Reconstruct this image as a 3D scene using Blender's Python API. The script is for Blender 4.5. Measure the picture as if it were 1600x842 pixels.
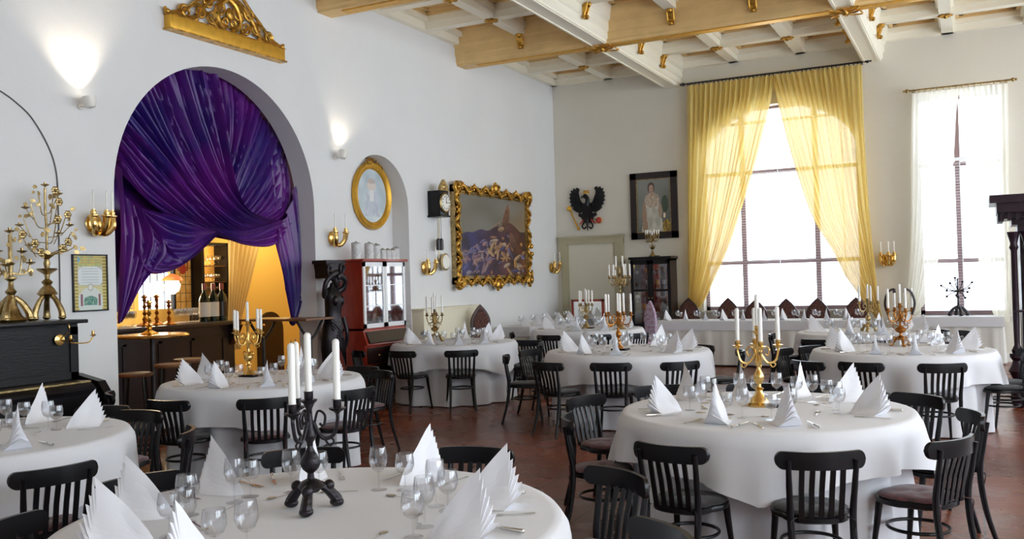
import bpy, bmesh, math, random
from mathutils import Vector, Matrix, noise
from mathutils.geometry import tessellate_polygon
PI=math.pi
rnd=random.Random(7)
S=bpy.context.scene
COL=S.collection
for o in list(bpy.data.objects): bpy.data.objects.remove(o)

# ---------------------------------------------------------------- camera
FPX=1419.9; CX,CY=800.0,421.0; HC=1.65
Yr=Vector((725,6,FPX)).normalized()
Xr=-Vector((-2780,-95,FPX)); Xr=(Xr-Yr*Xr.dot(Yr)).normalized()
Zr=Xr.cross(Yr)
if Zr[1]<0: Zr=-Zr
cam=bpy.data.objects.new('camera',bpy.data.cameras.new('camera')); COL.objects.link(cam); S.camera=cam
cam.data.sensor_width=36; cam.data.lens=36*FPX/1600
cam.data.clip_start=.05; cam.data.clip_end=200
cam.matrix_world=Matrix(((Xr[0],Xr[1],-Xr[2],0),(Yr[0],Yr[1],-Yr[2],0),(Zr[0],Zr[1],-Zr[2],HC),(0,0,0,1)))
def ray(u,v):
    r=Vector((u-CX,CY-v,FPX)); return Vector((r.dot(Xr),r.dot(Yr),r.dot(Zr)))
def onz(u,v,z):
    r=ray(u,v); return r*((z-HC)/r.z)+Vector((0,0,HC))
def onx(u,v,x):
    r=ray(u,v); return r*(x/r.x)+Vector((0,0,HC))
def ony(u,v,y):
    r=ray(u,v); return r*(y/r.y)+Vector((0,0,HC))
def screen(p):
    p=Vector(p[:3])-Vector((0,0,HC)); c=Xr*p.x+Yr*p.y+Zr*p.z
    return CX+FPX*c[0]/c[2], CY-FPX*c[1]/c[2]

# ---------------------------------------------------------------- world, light, exposure
W=bpy.data.worlds.new('daylight'); S.world=W; W.use_nodes=True
bg=W.node_tree.nodes['Background']; bg.inputs[0].default_value=(.82,.91,1,1); bg.inputs[1].default_value=5.3
S.view_settings.view_transform='Standard'; S.view_settings.look='None'; S.view_settings.gamma=1
S.view_settings.use_curve_mapping=False; S.view_settings.exposure=0.12
def lamp(name,kind,loc,energy,color,size=.05,target=None,angle=None,blend=.6):
    l=bpy.data.lights.new(name,kind); l.energy=energy; l.color=color
    if kind=='AREA': l.size=size
    else: l.shadow_soft_size=size
    if kind=='SPOT': l.spot_size=angle; l.spot_blend=blend
    o=bpy.data.objects.new(name,l); COL.objects.link(o); o.location=loc
    if target is not None: o.rotation_euler=(Vector(target)-Vector(loc)).to_track_quat('-Z','Y').to_euler()
    return o

# ---------------------------------------------------------------- materials
MT={}
def mat(name,col,rough=.5,metal=0,bump=0,bscale=40,var=0,vscale=6,var_col=None,sheen=0,trans=0,coat=0,emis=None,spec=None,bstretch=None):
    if name in MT: return MT[name]
    m=bpy.data.materials.new(name); m.use_nodes=True; MT[name]=m
    nt=m.node_tree; N=nt.nodes; L=nt.links; b=N['Principled BSDF']
    b.inputs['Base Color'].default_value=(*col,1); b.inputs['Roughness'].default_value=rough; b.inputs['Metallic'].default_value=metal
    if sheen: b.inputs['Sheen Weight'].default_value=sheen
    if coat: b.inputs['Coat Weight'].default_value=coat; b.inputs['Coat Roughness'].default_value=.15
    if spec is not None: b.inputs['Specular IOR Level'].default_value=spec
    if trans: b.inputs['Transmission Weight'].default_value=trans; b.inputs['IOR'].default_value=1.45
    if emis: b.inputs['Emission Color'].default_value=(*emis[:3],1); b.inputs['Emission Strength'].default_value=emis[3]
    if bump or var:
        tc=N.new('ShaderNodeTexCoord'); mp=N.new('ShaderNodeMapping'); L.new(tc.outputs['Object'],mp.inputs[0])
        if bstretch: mp.inputs['Scale'].default_value=bstretch
    if var:
        n=N.new('ShaderNodeTexNoise'); n.inputs['Scale'].default_value=vscale; n.inputs['Detail'].default_value=6
        L.new(mp.outputs[0],n.inputs['Vector'])
        r=N.new('ShaderNodeValToRGB'); L.new(n.outputs['Fac'],r.inputs[0])
        c2=var_col or tuple(c*(1-var) for c in col)
        r.color_ramp.elements[0].position=.35; r.color_ramp.elements[1].position=.65
        r.color_ramp.elements[0].color=(*c2,1); r.color_ramp.elements[1].color=(*col,1)
        L.new(r.outputs[0],b.inputs['Base Color'])
    if bump:
        n2=N.new('ShaderNodeTexNoise'); n2.inputs['Scale'].default_value=bscale; n2.inputs['Detail'].default_value=5
        L.new(mp.outputs[0],n2.inputs['Vector'])
        bp=N.new('ShaderNodeBump'); bp.inputs['Strength'].default_value=bump; bp.inputs['Distance'].default_value=.02
        L.new(n2.outputs['Fac'],bp.inputs['Height']); L.new(bp.outputs[0],b.inputs['Normal'])
    return m
mat('plaster',(.80,.80,.80),.9,bump=.12,bscale=14,var=.03,vscale=1.2)
mat('plaster_far_shaded',(.74,.70,.61),.9,bump=.1,bscale=14,var=.03,vscale=1.2)  # greyer tone of the backlit far wall put into the plaster colour
mat('ceiling_ochre_light',(.84,.58,.26),.55,bump=.1,bscale=20,var=.12,vscale=3)  # ochre light on beam faces and coffers put into the cream colour
mat('ceiling_daylit',(.93,.88,.74),.5)  # same cream ceiling, whitened by daylight, with that light put into the colour
mat('gilt',(.80,.45,.09),.32,1,bump=.25,bscale=60,var=.55,vscale=16)
mat('gilt_flat',(.78,.43,.05),.4,.6,var=.15,vscale=12)
mat('brass',(.78,.52,.18),.2,1)
mat('old_brass',(.55,.40,.18),.32,1,bump=.2,bscale=50,var=.5,vscale=20)
mat('bronze_dark',(.022,.018,.022),.30,.6,bump=.2,bscale=60)
mat('red_gold',(.55,.24,.06),.3,1,bump=.2,bscale=60,var=.4,vscale=25)
mat('black_wood',(.006,.0055,.007),.30,spec=.3)
mat('black_iron',(.012,.012,.014),.5)
mat('piano_black',(.009,.009,.011),.4,spec=.25,bump=.12,bscale=70,bstretch=(1,.15,1))
mat('red_wood',(.36,.03,.012),.3,coat=.4,var=.35,vscale=8,bstretch=(6,6,.6))
mat('dark_wood',(.024,.009,.009),.35,coat=.1,var=.4,vscale=8,bstretch=(6,6,.6))
mat('brown_wood',(.22,.10,.05),.4,var=.4,vscale=8,bstretch=(1,6,6))
mat('cushion_red',(.13,.028,.035),.85,var=.6,vscale=22,var_col=(.045,.012,.018),sheen=.3)
mat('cushion_dark',(.014,.011,.013),.75,var=.5,vscale=20,sheen=.2)
mat('linen',(.69,.69,.72),.8,bump=.05,bscale=300,sheen=.1)
mat('linen_warm',(.68,.66,.62),.8)
mat('napkin',(.80,.80,.84),.75,sheen=.1)
mat('wax',(.95,.94,.90),.45)
mat('steel',(.62,.60,.56),.2,1)
mat('silver',(.75,.73,.68),.25,1)
mat('white_paint',(.82,.80,.74),.45)
mat('door_paint',(.46,.42,.28),.5,bump=.05)
mat('door_panel',(.70,.66,.54),.6)
mat('mauve_frame',(.30,.20,.20),.5)
mat('gloss_white',(.85,.85,.86),.3)
mat('stein',(.72,.72,.70),.35,var=.4,vscale=30,var_col=(.5,.5,.52))
mat('pewter',(.5,.5,.5),.35,.9)
mat('cream_trim',(.82,.76,.58),.5)
mat('ochre_wall',(.85,.58,.16),.8,bump=.1)
mat('bar_panel',(.016,.005,.009),.4,var=.4,vscale=5)
mat('bottle_green',(.006,.02,.012),.08,coat=.5)
mat('paper',(.80,.78,.70),.8)
mat('red_shade',(.75,.12,.04),.4,emis=(1,.22,.06,.6))
mat('globe',(.95,.85,.7),.3,emis=(1,.80,.5,5))
mat('amber',(.85,.48,.12),.4)
mat('red_paint',(.45,.03,.03),.5)
mat('dial',(.88,.86,.78),.4)
mat('spot_shell',(.85,.82,.76),.35)
mat('bulb',(1,.95,.85),.3,emis=(1,.9,.72,8))
mat('lead',(.05,.04,.04),.5)
mat('gothic_frame',(.05,.018,.015),.4)
mat('gothic_fabric',(.16,.055,.035),.85,var=.8,vscale=26,var_col=(.035,.016,.016))
mat('gothic_pale',(.62,.60,.72),.8,var=.7,vscale=40,var_col=(.35,.12,.22))
mat('mirror',(.86,.87,.86),.04,1)
mat('black_frame',(.018,.010,.010),.4,var=.3,vscale=10)
mat('wire',(.12,.12,.12),.6)
mat('purple_wood',(.020,.006,.014),.3,spec=.35,bump=.2,bscale=40)

def glass_mat(name,tint=(1,1,1),refl=.10):
    m=bpy.data.materials.new(name); m.use_nodes=True; nt=m.node_tree; N=nt.nodes; L=nt.links
    N.remove(N['Principled BSDF']); out=N['Material Output']
    t=N.new('ShaderNodeBsdfTransparent'); t.inputs[0].default_value=(*tint,1)
    g=N.new('ShaderNodeBsdfGlossy'); g.inputs['Roughness'].default_value=.03
    fr=N.new('ShaderNodeLayerWeight'); fr.inputs[0].default_value=.18
    mu=N.new('ShaderNodeMath'); mu.operation='MULTIPLY_ADD'; mu.inputs[1].default_value=.8; mu.inputs[2].default_value=refl; mu.use_clamp=True
    L.new(fr.outputs['Facing'],mu.inputs[0])
    mx=N.new('ShaderNodeMixShader'); L.new(mu.outputs[0],mx.inputs[0]); L.new(t.outputs[0],mx.inputs[1]); L.new(g.outputs[0],mx.inputs[2]); L.new(mx.outputs[0],out.inputs[0])
    MT[name]=m
glass_mat('pane',(.97,.98,1),.02); glass_mat('crystal',(.97,.975,.985),.07); glass_mat('cab_glass',(.95,.96,.98),.12)

def cloth_mat(name,col,transl,transp,rough=.7):
    m=bpy.data.materials.new(name); m.use_nodes=True; nt=m.node_tree; N=nt.nodes; L=nt.links
    N.remove(N['Principled BSDF']); out=N['Material Output']
    d=N.new('ShaderNodeBsdfDiffuse'); d.inputs[0].default_value=(*col,1)
    t=N.new('ShaderNodeBsdfTranslucent'); t.inputs[0].default_value=(*col,1)
    m1=N.new('ShaderNodeMixShader'); m1.inputs[0].default_value=transl; L.new(d.outputs[0],m1.inputs[1]); L.new(t.outputs[0],m1.inputs[2])
    tr=N.new('ShaderNodeBsdfTransparent'); m2=N.new('ShaderNodeMixShader'); m2.inputs[0].default_value=transp
    L.new(m1.outputs[0],m2.inputs[1]); L.new(tr.outputs[0],m2.inputs[2]); L.new(m2.outputs[0],out.inputs[0]); MT[name]=m
cloth_mat('curtain_yellow',(.93,.78,.34),.6,.07)
cloth_mat('curtain_sheer',(.95,.93,.84),.6,.12)
cloth_mat('curtain_cream',(.80,.68,.42),.4,.0)
cloth_mat('blind_slat',(.92,.92,.92),.6,.0)

# satin purple drape
m=mat('purple_satin',(.08,.01,.2),.36,sheen=.25)
b=m.node_tree.nodes['Principled BSDF']; b.inputs['Sheen Tint'].default_value=(.75,.25,.9,1); b.inputs['Sheen Roughness'].default_value=.35
N=m.node_tree.nodes; L=m.node_tree.links
tc=N.new('ShaderNodeTexCoord'); n=N.new('ShaderNodeTexNoise'); n.inputs['Scale'].default_value=1.3; n.inputs['Detail'].default_value=3; L.new(tc.outputs['Object'],n.inputs['Vector'])
r=N.new('ShaderNodeValToRGB'); r.color_ramp.elements[0].color=(.022,.006,.14,1); r.color_ramp.elements[1].color=(.12,.009,.20,1); r.color_ramp.elements[0].position=.38; r.color_ramp.elements[1].position=.62
L.new(n.outputs['Fac'],r.inputs[0]); L.new(r.outputs[0],b.inputs['Base Color'])

# vertex-colour painting material
m=bpy.data.materials.new('painted'); m.use_nodes=True; MT['painted']=m
a=m.node_tree.nodes.new('ShaderNodeVertexColor'); a.layer_name='Col'; b=m.node_tree.nodes['Principled BSDF']
m.node_tree.links.new(a.outputs[0],b.inputs['Base Color']); b.inputs['Roughness'].default_value=.35

# floor: red-brown wooden squares with dark joints, worn gloss
def floor_mat():
    m=bpy.data.materials.new('floor_wood'); m.use_nodes=True; MT['floor_wood']=m; nt=m.node_tree; N=nt.nodes; L=nt.links; b=N['Principled BSDF']
    tc=N.new('ShaderNodeTexCoord'); br=N.new('ShaderNodeTexBrick'); L.new(tc.outputs['Object'],br.inputs['Vector'])
    br.offset=0; br.inputs['Scale'].default_value=1; br.inputs['Brick Width'].default_value=.62; br.inputs['Row Height'].default_value=.62
    br.inputs['Mortar Size'].default_value=.006; br.inputs['Color1'].default_value=(.20,.052,.022,1); br.inputs['Color2'].default_value=(.12,.036,.018,1); br.inputs['Mortar'].default_value=(.015,.008,.006,1)
    mp=N.new('ShaderNodeMapping'); mp.inputs['Scale'].default_value=(1.2,14,1); L.new(tc.outputs['Object'],mp.inputs[0])
    n=N.new('ShaderNodeTexNoise'); n.inputs['Scale'].default_value=4; n.inputs['Detail'].default_value=8; L.new(mp.outputs[0],n.inputs['Vector'])
    mx=N.new('ShaderNodeMixRGB'); mx.blend_type='OVERLAY'; mx.inputs[0].default_value=.7; L.new(br.outputs[0],mx.inputs[1]); L.new(n.outputs['Fac'],mx.inputs[2])
    L.new(mx.outputs[0],b.inputs['Base Color'])
    n2=N.new('ShaderNodeTexNoise'); n2.inputs['Scale'].default_value=2.2; n2.inputs['Detail'].default_value=6; L.new(tc.outputs['Object'],n2.inputs['Vector'])
    mr=N.new('ShaderNodeMapRange'); mr.inputs[3].default_value=.14; mr.inputs[4].default_value=.40; L.new(n2.outputs['Fac'],mr.inputs[0]); L.new(mr.outputs[0],b.inputs['Roughness'])
    bp=N.new('ShaderNodeBump'); bp.inputs['Strength'].default_value=.25; bp.inputs['Distance'].default_value=.01; L.new(n.outputs['Fac'],bp.inputs['Height']); L.new(bp.outputs[0],b.inputs['Normal'])
floor_mat()

# ---------------------------------------------------------------- mesh helpers
class MB:
    def __init__(s): s.bm=bmesh.new()
    def box(s,x0,x1,y0,y1,z0,z1,bev=0,M=None):
        bm=s.bm if not bev else bmesh.new()
        vs=[bm.verts.new((x,y,z)) for x in (x0,x1) for y in (y0,y1) for z in (z0,z1)]
        fs=[bm.faces.new([vs[i] for i in q]) for q in ((0,1,3,2),(4,6,7,5),(0,4,5,1),(2,3,7,6),(0,2,6,4),(1,5,7,3))]
        if M is not None:
            for v in vs: v.co=M@v.co
        if bev:
            bmesh.ops.bevel(bm,geom=bm.edges[:],offset=bev,segments=2,affect='EDGES',profile=.6)
            me=bpy.data.meshes.new('t'); bm.to_mesh(me); bm.free(); s.bm.from_mesh(me); bpy.data.meshes.remove(me)
        return s
    def loft(s,rings,closed=True,caps=True,M=None):
        R=[[s.bm.verts.new(M@Vector(p) if M is not None else p) for p in r] for r in rings]
        n=len(R[0])
        for a,b in zip(R,R[1:]):
            for i in range(n if closed else n-1):
                j=(i+1)%n
                s.bm.faces.new((a[i],a[j],b[j],b[i]))
        if caps and closed:
            s.bm.faces.new(R[0][::-1]); s.bm.faces.new(R[-1])
        return s
    def lathe(s,prof,c=(0,0,0),n=24,M=None,rf=None):
        rings=[]
        for (r,z) in prof:
            r=max(r,1e-4)
            rings.append([(c[0]+r*(rf(2*PI*i/n,z) if rf else 1)*math.cos(2*PI*i/n),c[1]+r*(rf(2*PI*i/n,z) if rf else 1)*math.sin(2*PI*i/n),c[2]+z) for i in range(n)])
        return s.loft(rings,M=M)
    def tube(s,pts,r,n=8,M=None,close=False):
        pts=[Vector(p) for p in pts]; k=len(pts)
        if not hasattr(r,'__len__'): r=[r]*k
        rings=[]; up=None
        for i,p in enumerate(pts):
            if close: d=pts[(i+1)%k]-pts[i-1]
            else: d=(pts[min(i+1,k-1)]-pts[max(i-1,0)])
            d.normalize()
            if up is None:
                up=Vector((0,0,1)) if abs(d.z)<.9 else Vector((1,0,0))
            a=(up-d*up.dot(d)).normalized(); up=a; b=d.cross(a)
            rings.append([p+(a*math.cos(2*PI*j/n)+b*math.sin(2*PI*j/n))*r[i] for j in range(n)])
        if close: rings.append(rings[0])
        return s.loft(rings,caps=not close,M=M)
    def sphere(s,c,r,sz=(1,1,1),u=14,v=10,M=None):
        rings=[]
        for i in range(v+1):
            t=-PI/2+PI*i/v; rr=max(math.cos(t),1e-3)
            rings.append([(c[0]+r*sz[0]*rr*math.cos(2*PI*j/u),c[1]+r*sz[1]*rr*math.sin(2*PI*j/u),c[2]+r*sz[2]*math.sin(t)) for j in range(u)])
        return s.loft(rings,M=M)
    def prism(s,poly,f0,f1):
        """poly: 2-D points; f0/f1 map a 2-D point to the two faces"""
        a=[s.bm.verts.new(f0(p)) for p in poly]; b=[s.bm.verts.new(f1(p)) for p in poly]; n=len(poly)
        for t in tessellate_polygon([[Vector((p[0],p[1],0)) for p in poly]]):
            try: s.bm.faces.new([a[i] for i in t]); s.bm.faces.new([b[i] for i in reversed(t)])
            except ValueError: pass
        for i in range(n):
            j=(i+1)%n; s.bm.faces.new((a[i],b[i],b[j],a[j]))
        return s
    def plate(s,loops,f0,f1):
        flat=[p for l in loops for p in l]
        a=[s.bm.verts.new(f0(p)) for p in flat]; b=[s.bm.verts.new(f1(p)) for p in flat]
        for t in tessellate_polygon([[Vector((p[0],p[1],0)) for p in l] for l in loops]):
            s.bm.faces.new([a[i] for i in t]); s.bm.faces.new([b[i] for i in reversed(t)])
        k=0
        for l in loops:
            n=len(l)
            for i in range(n):
                j=(i+1)%n; s.bm.faces.new((a[k+i],b[k+i],b[k+j],a[k+j]))
            k+=n
        return s
    def grid(s,F,nu,nv):
        V=[[s.bm.verts.new(F(i/nu,j/nv)) for j in range(nv+1)] for i in range(nu+1)]
        for i in range(nu):
            for j in range(nv): s.bm.faces.new((V[i][j],V[i+1][j],V[i+1][j+1],V[i][j+1]))
        return s
    def build(s,name,m,parent=None,smooth=35,M=None):
        bmesh.ops.recalc_face_normals(s.bm,faces=s.bm.faces[:])
        me=bpy.data.meshes.new(name); s.bm.to_mesh(me); s.bm.free()
        if M is not None: me.transform(M)
        me.materials.append(MT[m] if isinstance(m,str) else m)
        o=bpy.data.objects.new(name,me); COL.objects.link(o)
        if smooth:
            me.polygons.foreach_set('use_smooth',[True]*len(me.polygons)); me.update()
            try: me.set_sharp_from_angle(angle=math.radians(smooth))
            except Exception: pass
        if parent: o.parent=parent
        return o
def tag(o,label,cat,group=None,kind=None):
    if label: o['label']=label
    if cat: o['category']=cat
    if group: o['group']=group
    if kind: o['kind']=kind
    return o
def struct(o,label=None):
    o['kind']='structure'
    if label: o['label']=label
    return o
def thing(name,label,cat,loc=(0,0,0),rz=0,group=None):
    o=bpy.data.objects.new(name,None); COL.objects.link(o); o.location=loc; o.rotation_euler=(0,0,rz); o.empty_display_size=.1
    return tag(o,label,cat,group)
KIDS={}
def dup(o,loc,rz,label,group=None,scale=None):
    r=o.copy(); COL.objects.link(r); r.location=loc; r.rotation_euler=(0,0,rz); r['label']=label
    if group: r['group']=group
    if scale: r.scale=(scale,scale,scale)
    for ch in KIDS.get(o.name) or o.children:
        c=ch.copy(); COL.objects.link(c); c.parent=r
        for g in ch.children:
            d=g.copy(); COL.objects.link(d); d.parent=c
    return r
class Proto:
    """first place() moves the original, later ones copy it with its parts"""
    def __init__(s,root): s.root=root; s.used=False; KIDS[root.name]=list(root.children)
    def place(s,loc,rz,label,group=None,scale=1):
        if not s.used:
            s.used=True; o=s.root; o.location=loc; o.rotation_euler=(0,0,rz); o['label']=label
            if group: o['group']=group
            o.scale=(scale,)*3; return o
        return dup(s.root,loc,rz,label,group,scale)
def smooth_path(P,n=8):
    """Catmull-Rom through points"""
    P=[Vector(p) for p in P]; out=[]
    for i in range(len(P)-1):
        a=P[i-1] if i else P[0]*2-P[1]; b=P[i]; c=P[i+1]; d=P[i+2] if i+2<len(P) else P[-1]*2-P[-2]
        for k in range(n):
            t=k/n; out.append(.5*((2*b)+(c-a)*t+(2*a-5*b+4*c-d)*t*t+(3*b-a-3*c+d)*t**3))
    out.append(P[-1]); return out
def lerp(a,b,t): return a+(b-a)*t
ORD=['leftmost']+[w+' from left' for w in 'second third fourth fifth sixth seventh eighth ninth tenth eleventh twelfth thirteenth fourteenth fifteenth sixteenth seventeenth eighteenth nineteenth twentieth'.split()]

def ORDN(i):
    if i<20: return ORD[i]
    return 'twenty-%s from left'%'first second third fourth fifth sixth seventh eighth ninth'.split()[i-20] if i<29 else 'thirtieth or further from left'
# ================================================================ THE SETTING
XW=-7.9; YF=17.6; ZC=5.71; XR=5.2; YB=-1.8
struct(MB().box(-14,XR,YB,YF+.4,-.15,0).build('floor','floor_wood',smooth=0))
def arc(cy,cz,r,a0,a1,n): return [(cy+r*math.cos(lerp(a0,a1,i/n)),cz+r*math.sin(lerp(a0,a1,i/n))) for i in range(n+1)]
# left wall with the big arch and the niche (2-D coordinates are y,z)
ay0,ay1=6.49,9.68; ac=(ay0+ay1)/2; ar=(ay1-ay0)/2; az=4.25-ar
ny0,ny1=10.42,11.96; nc=(ny0+ny1)/2; nr=(ny1-ny0)/2; nz=3.56-nr
outer=[(YB,0),(ay0,0)]+list(reversed(arc(ac,az,ar,0,PI,40)))+[(ay1,0),(YF,0),(YF,6.3),(YB,6.3)]
nich=[(ny0,.05)]+list(reversed(arc(nc,nz,nr,0,PI,28)))+[(ny1,.05)]
struct(MB().plate([outer,nich],lambda p:(XW,p[0],p[1]),lambda p:(XW-.31,p[0],p[1])).build('wall_left','plaster',smooth=25))
struct(MB().box(XW-.45,XW-.311,ny0-.1,ny1+.1,0,3.8).build('trim_1','plaster',smooth=0),'back of the arched niche')
# far wall with two windows and the blocked doorway (2-D coordinates are x,z)
wx0,wx1,wz0=-4.78,-1.84,.92
w1=[(wx0,wz0),(wx1,wz0),(wx1,3.75)]+[((wx0+wx1)/2+(wx1-wx0)/2*math.cos(PI*i/20),3.75+1.08*math.sin(PI*i/20)) for i in range(1,20)]+[(wx0,3.75)]
vx0,vx1=-.90,.50
w2=[(vx0,.80),(vx1,.80),(vx1,4.66),(vx0,4.66)]
struct(MB().plate([[(XW-.31,0),(XR,0),(XR,6.3),(XW-.31,6.3)],w1,w2],lambda p:(p[0],YF,p[1]),lambda p:(p[0],YF+.32,p[1])).build('wall_far','plaster_far_shaded',smooth=0))
# unseen back wall and right window wall, added to shape the light
struct(MB().box(XW-.31,XR+.3,YB-.2,YB,0,6.2).build('wall_back_unseen','plaster',smooth=0))
ops=[[(y,.85),(y,5.35),(y+2.75,5.35),(y+2.75,.85)] for y in (YB+.3,YB+3.55,YB+6.8,YB+10.05,YB+13.3,YB+16.4)]
struct(MB().plate([[(YB-.2,0),(YF+.3,0),(YF+.3,6.2),(YB-.2,6.2)]]+ops,lambda p:(XR,p[0],p[1]),lambda p:(XR+.3,p[0],p[1])).build('wall_right_unseen','plaster',smooth=0))
# ceiling slab, coffer ribs, beams
struct(MB().box(XW-.31,XR,YB,YF+.3,5.98,6.2).build('ceiling','ceiling_ochre_light',smooth=0))
CXs=[-5.28,-1.56,2.16]; BY=[2.53,6.27,10.01,13.75]
def beam_profile(w,zb,zt):
    # half profile (offset, z): soffit, mouldings, vertical face, cornice at top
    return [(-w*.5,zb),(w*.5,zb),(w*.5,zb+.035),(w*.5+.03,zb+.06),(w*.5+.03,zb+.15),(w*.5+.06,zb+.17),(w*.5+.06,zb+.30),(w*.5+.11,zb+.34),(w*.5+.11,zb+.39),(w*.5+.17,zt),(-w*.5-.17,zt),(-w*.5-.11,zb+.39),(-w*.5-.11,zb+.34),(-w*.5-.06,zb+.30),(-w*.5-.06,zb+.17),(-w*.5-.03,zb+.15),(-w*.5-.03,zb+.06),(-w*.5,zb+.035)]
k=2
for y in BY:
    b_=MB(); P=beam_profile(.30,5.36,5.98)
    b_.prism(P,lambda p:(XW,y+p[0],p[1]),lambda p:(XR,y+p[0],p[1]))
    struct(b_.build('trim_%d'%k,'ceiling_ochre_light',smooth=0),'ceiling beam'); k+=1
    g=MB().box(XW+.35,XR,y-.075,y+.075,5.345,5.362); struct(g.build('trim_%d'%k,'gilt_flat',smooth=0),'gilded panel strip under the beam'); k+=1
for x in CXs:
    P=beam_profile(.30,5.37,5.98)
    b_=MB().prism(P,lambda p:(x+p[0],YB,p[1]),lambda p:(x+p[0],YF,p[1]))
    b_.box(x-.13,x-.10,YB,YF-.25,5.355,5.372).box(x+.10,x+.13,YB,YF-.25,5.355,5.372)
    struct(b_.build('trim_%d'%k,'ceiling_daylit',smooth=0),'ceiling cross beam'); k+=1
ribs=MB(); orn=MB(); cons=MB()
def rib_pos(edges,lo,hi):
    out=[]
    for a,b2 in zip(edges,edges[1:]): out+= [lerp(a,b2,1/3),lerp(a,b2,2/3)]
    return [p for p in out if lo<p<hi]
RX=rib_pos([-9.0]+CXs+[5.88],XW+.3,XR); RX=[-6.62]+[x for x in RX if x>-5]
RY=rib_pos(BY+[17.49],YB,YF)
for x in RX: ribs.box(x-.09,x+.09,YB,YF,5.70,5.98).box(x-.13,x+.13,YB,YF,5.80,5.98)
for y in RY: ribs.box(XW,XR,y-.09,y+.09,5.701,5.98).box(XW,XR,y-.13,y+.13,5.801,5.98)
ribs.box(XW,XW+.12,YB,YF,5.70,5.98).box(XW,XR,YF-.12,YF,5.70,5.98).box(XW,XW+.2,YB,YF,5.82,5.98).box(XW,XR,YF-.2,YF,5.82,5.98)
struct(ribs.build('trim_%d'%k,'ceiling_daylit',smooth=0),'coffer ribs of the ceiling'); k+=1
# inner stepped frames in each coffer
cells=MB()
ex=sorted(RX+CXs+[XW+.02]); ey=sorted(RY+BY+[YF-.02])
for a,b2 in zip(ex,ex[1:]):
    for c,d in zip(ey,ey[1:]):
        x0,x1=a+(.32 if a in CXs else .13),b2-(.32 if b2 in CXs else .13); y0,y1=c+(.32 if c in BY else .13),d-(.32 if d in BY else .13)
        if x1-x0<.3 or y1-y0<.3: continue
        for (q,zb) in ((0,.90),(.07,.94)):
            z=5+zb
            cells.box(x0+q,x1-q,y0+q,y0+q+.06,z,5.98).box(x0+q,x1-q,y1-q-.06,y1-q,z,5.98).box(x0+q,x0+q+.06,y0+q,y1-q,z,5.98).box(x1-q-.06,x1-q,y0+q,y1-q,z,5.98)
struct(cells.build('trim_%d'%k,'ceiling_ochre_light',smooth=0),'stepped frames inside the coffers'); k+=1

# gilded consoles on beam sides, rosettes at the crossings
def console_mesh():
    b_=MB()
    prof=[(.0,0),(.035,0),(.05,.05),(.04,.10),(.07,.16),(.09,.24),(.02,.25),(0,.25)]
    b_.prism(prof,lambda p:(p[0],-.045,p[1]-.25),lambda p:(p[0],.045,p[1]-.25))
    b_.sphere((.055,0,-.23),.035).sphere((.085,0,-.04),.045)
    for s_ in (-.05,.05): b_.tube([(.03,s_,-.2),(.06,s_,-.12),(.09,s_,-.02)],.012,6)
    return b_
ct=thing('ceiling_console','gilded scroll console','console')
console_mesh().build('scroll','gilt',ct)
CP=Proto(ct)
rt=thing('ceiling_rosette','gilded rosette','rosette')
b_=MB(); b_.sphere((0,0,-.02),.04)
for i in range(6):
    a=i*PI/3; b_.sphere((.075*math.cos(a),.075*math.sin(a),-.01),.045,(1,1,.4),8,6)
b_.build('petals','gilt',rt)
RP=Proto(rt)
cl=[];rl=[]
for x in CXs:
    for y in RY:
        for sgn in (1,-1): cl.append((x+sgn*.21,y,5.72,0 if sgn>0 else PI))
for y in BY:
    for x in RX:
        for sgn in (-1,): cl.append((x,y+sgn*.21,5.72,-PI/2))
for x in RX:
    for y in RY: rl.append((x,y,5.70))
vis=lambda p:(lambda s_:-20<s_[0]<1620 and -20<s_[1]<200)(screen(p)) and p[1]>3
def seq(lst): return sorted([p for p in lst if vis(p)],key=lambda p:screen(p)[0])
cl=seq(cl)
for i,p in enumerate(cl):
    where='cream cross beam' if abs(p[3])!=PI/2 else 'wide ochre-lit beam'
    CP.place(p[:3],p[3],'gilded scroll console on a %s, %s on the ceiling'%(where,ORDN(i)),'gilded consoles under the coffered ceiling')
rl=seq(rl)
for i,p in enumerate(rl):
    RP.place(p,0,'gilded rosette at a coffer rib crossing, %s on the ceiling'%ORDN(i),'gilded rosettes on the coffered ceiling')
# gilded filigree where the great beams cross
fr=[]
fb=MB()
for i in range(8):
    a=i*PI/4; r1=.30 if i%2 else .2
    fb.tube(smooth_path([(0,0,0),(r1*.5*math.cos(a+.3),r1*.5*math.sin(a+.3),-.02),(r1*math.cos(a),r1*math.sin(a),-.01),(r1*.75*math.cos(a-.35),r1*.75*math.sin(a-.35),0)],4),.012,6)
fb.sphere((0,0,-.01),.05)
ft=thing('beam_boss','gilded boss','rosette'); fb.build('filigree','gilt',ft); FP=Proto(ft)
FP.place((CXs[0],13.75,5.335),0,'gilded filigree boss at the beam crossing left of the tall yellow curtains','gilded bosses at beam crossings')
FP.place((CXs[1],13.75,5.335),0,'gilded filigree boss at the beam crossing right above the yellow curtains','gilded bosses at beam crossings')

# groove of a blind arch on the left wall beside the piano
pts=[onx(u,v,XW+.004) for u,v in((-40,120),(0,142),(25,160),(50,185),(75,228),(88,270),(91,330),(93,420),(94,488))]
struct(MB().tube(smooth_path(pts,6),.008,6).build('trim_%d'%k,'wire'),'dark line of a blind arch'); k+=1
# window sill, skirting
struct(MB().box(XW,XW+.02,12.1,YF,0,.14).box(XW,XW+.02,YB,ay0,0,.14).build('baseboard_left','white_paint',smooth=0))
struct(MB().box(XW,XR,YF-.02,YF,0,.14).build('baseboard_far','white_paint',smooth=0))

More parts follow.
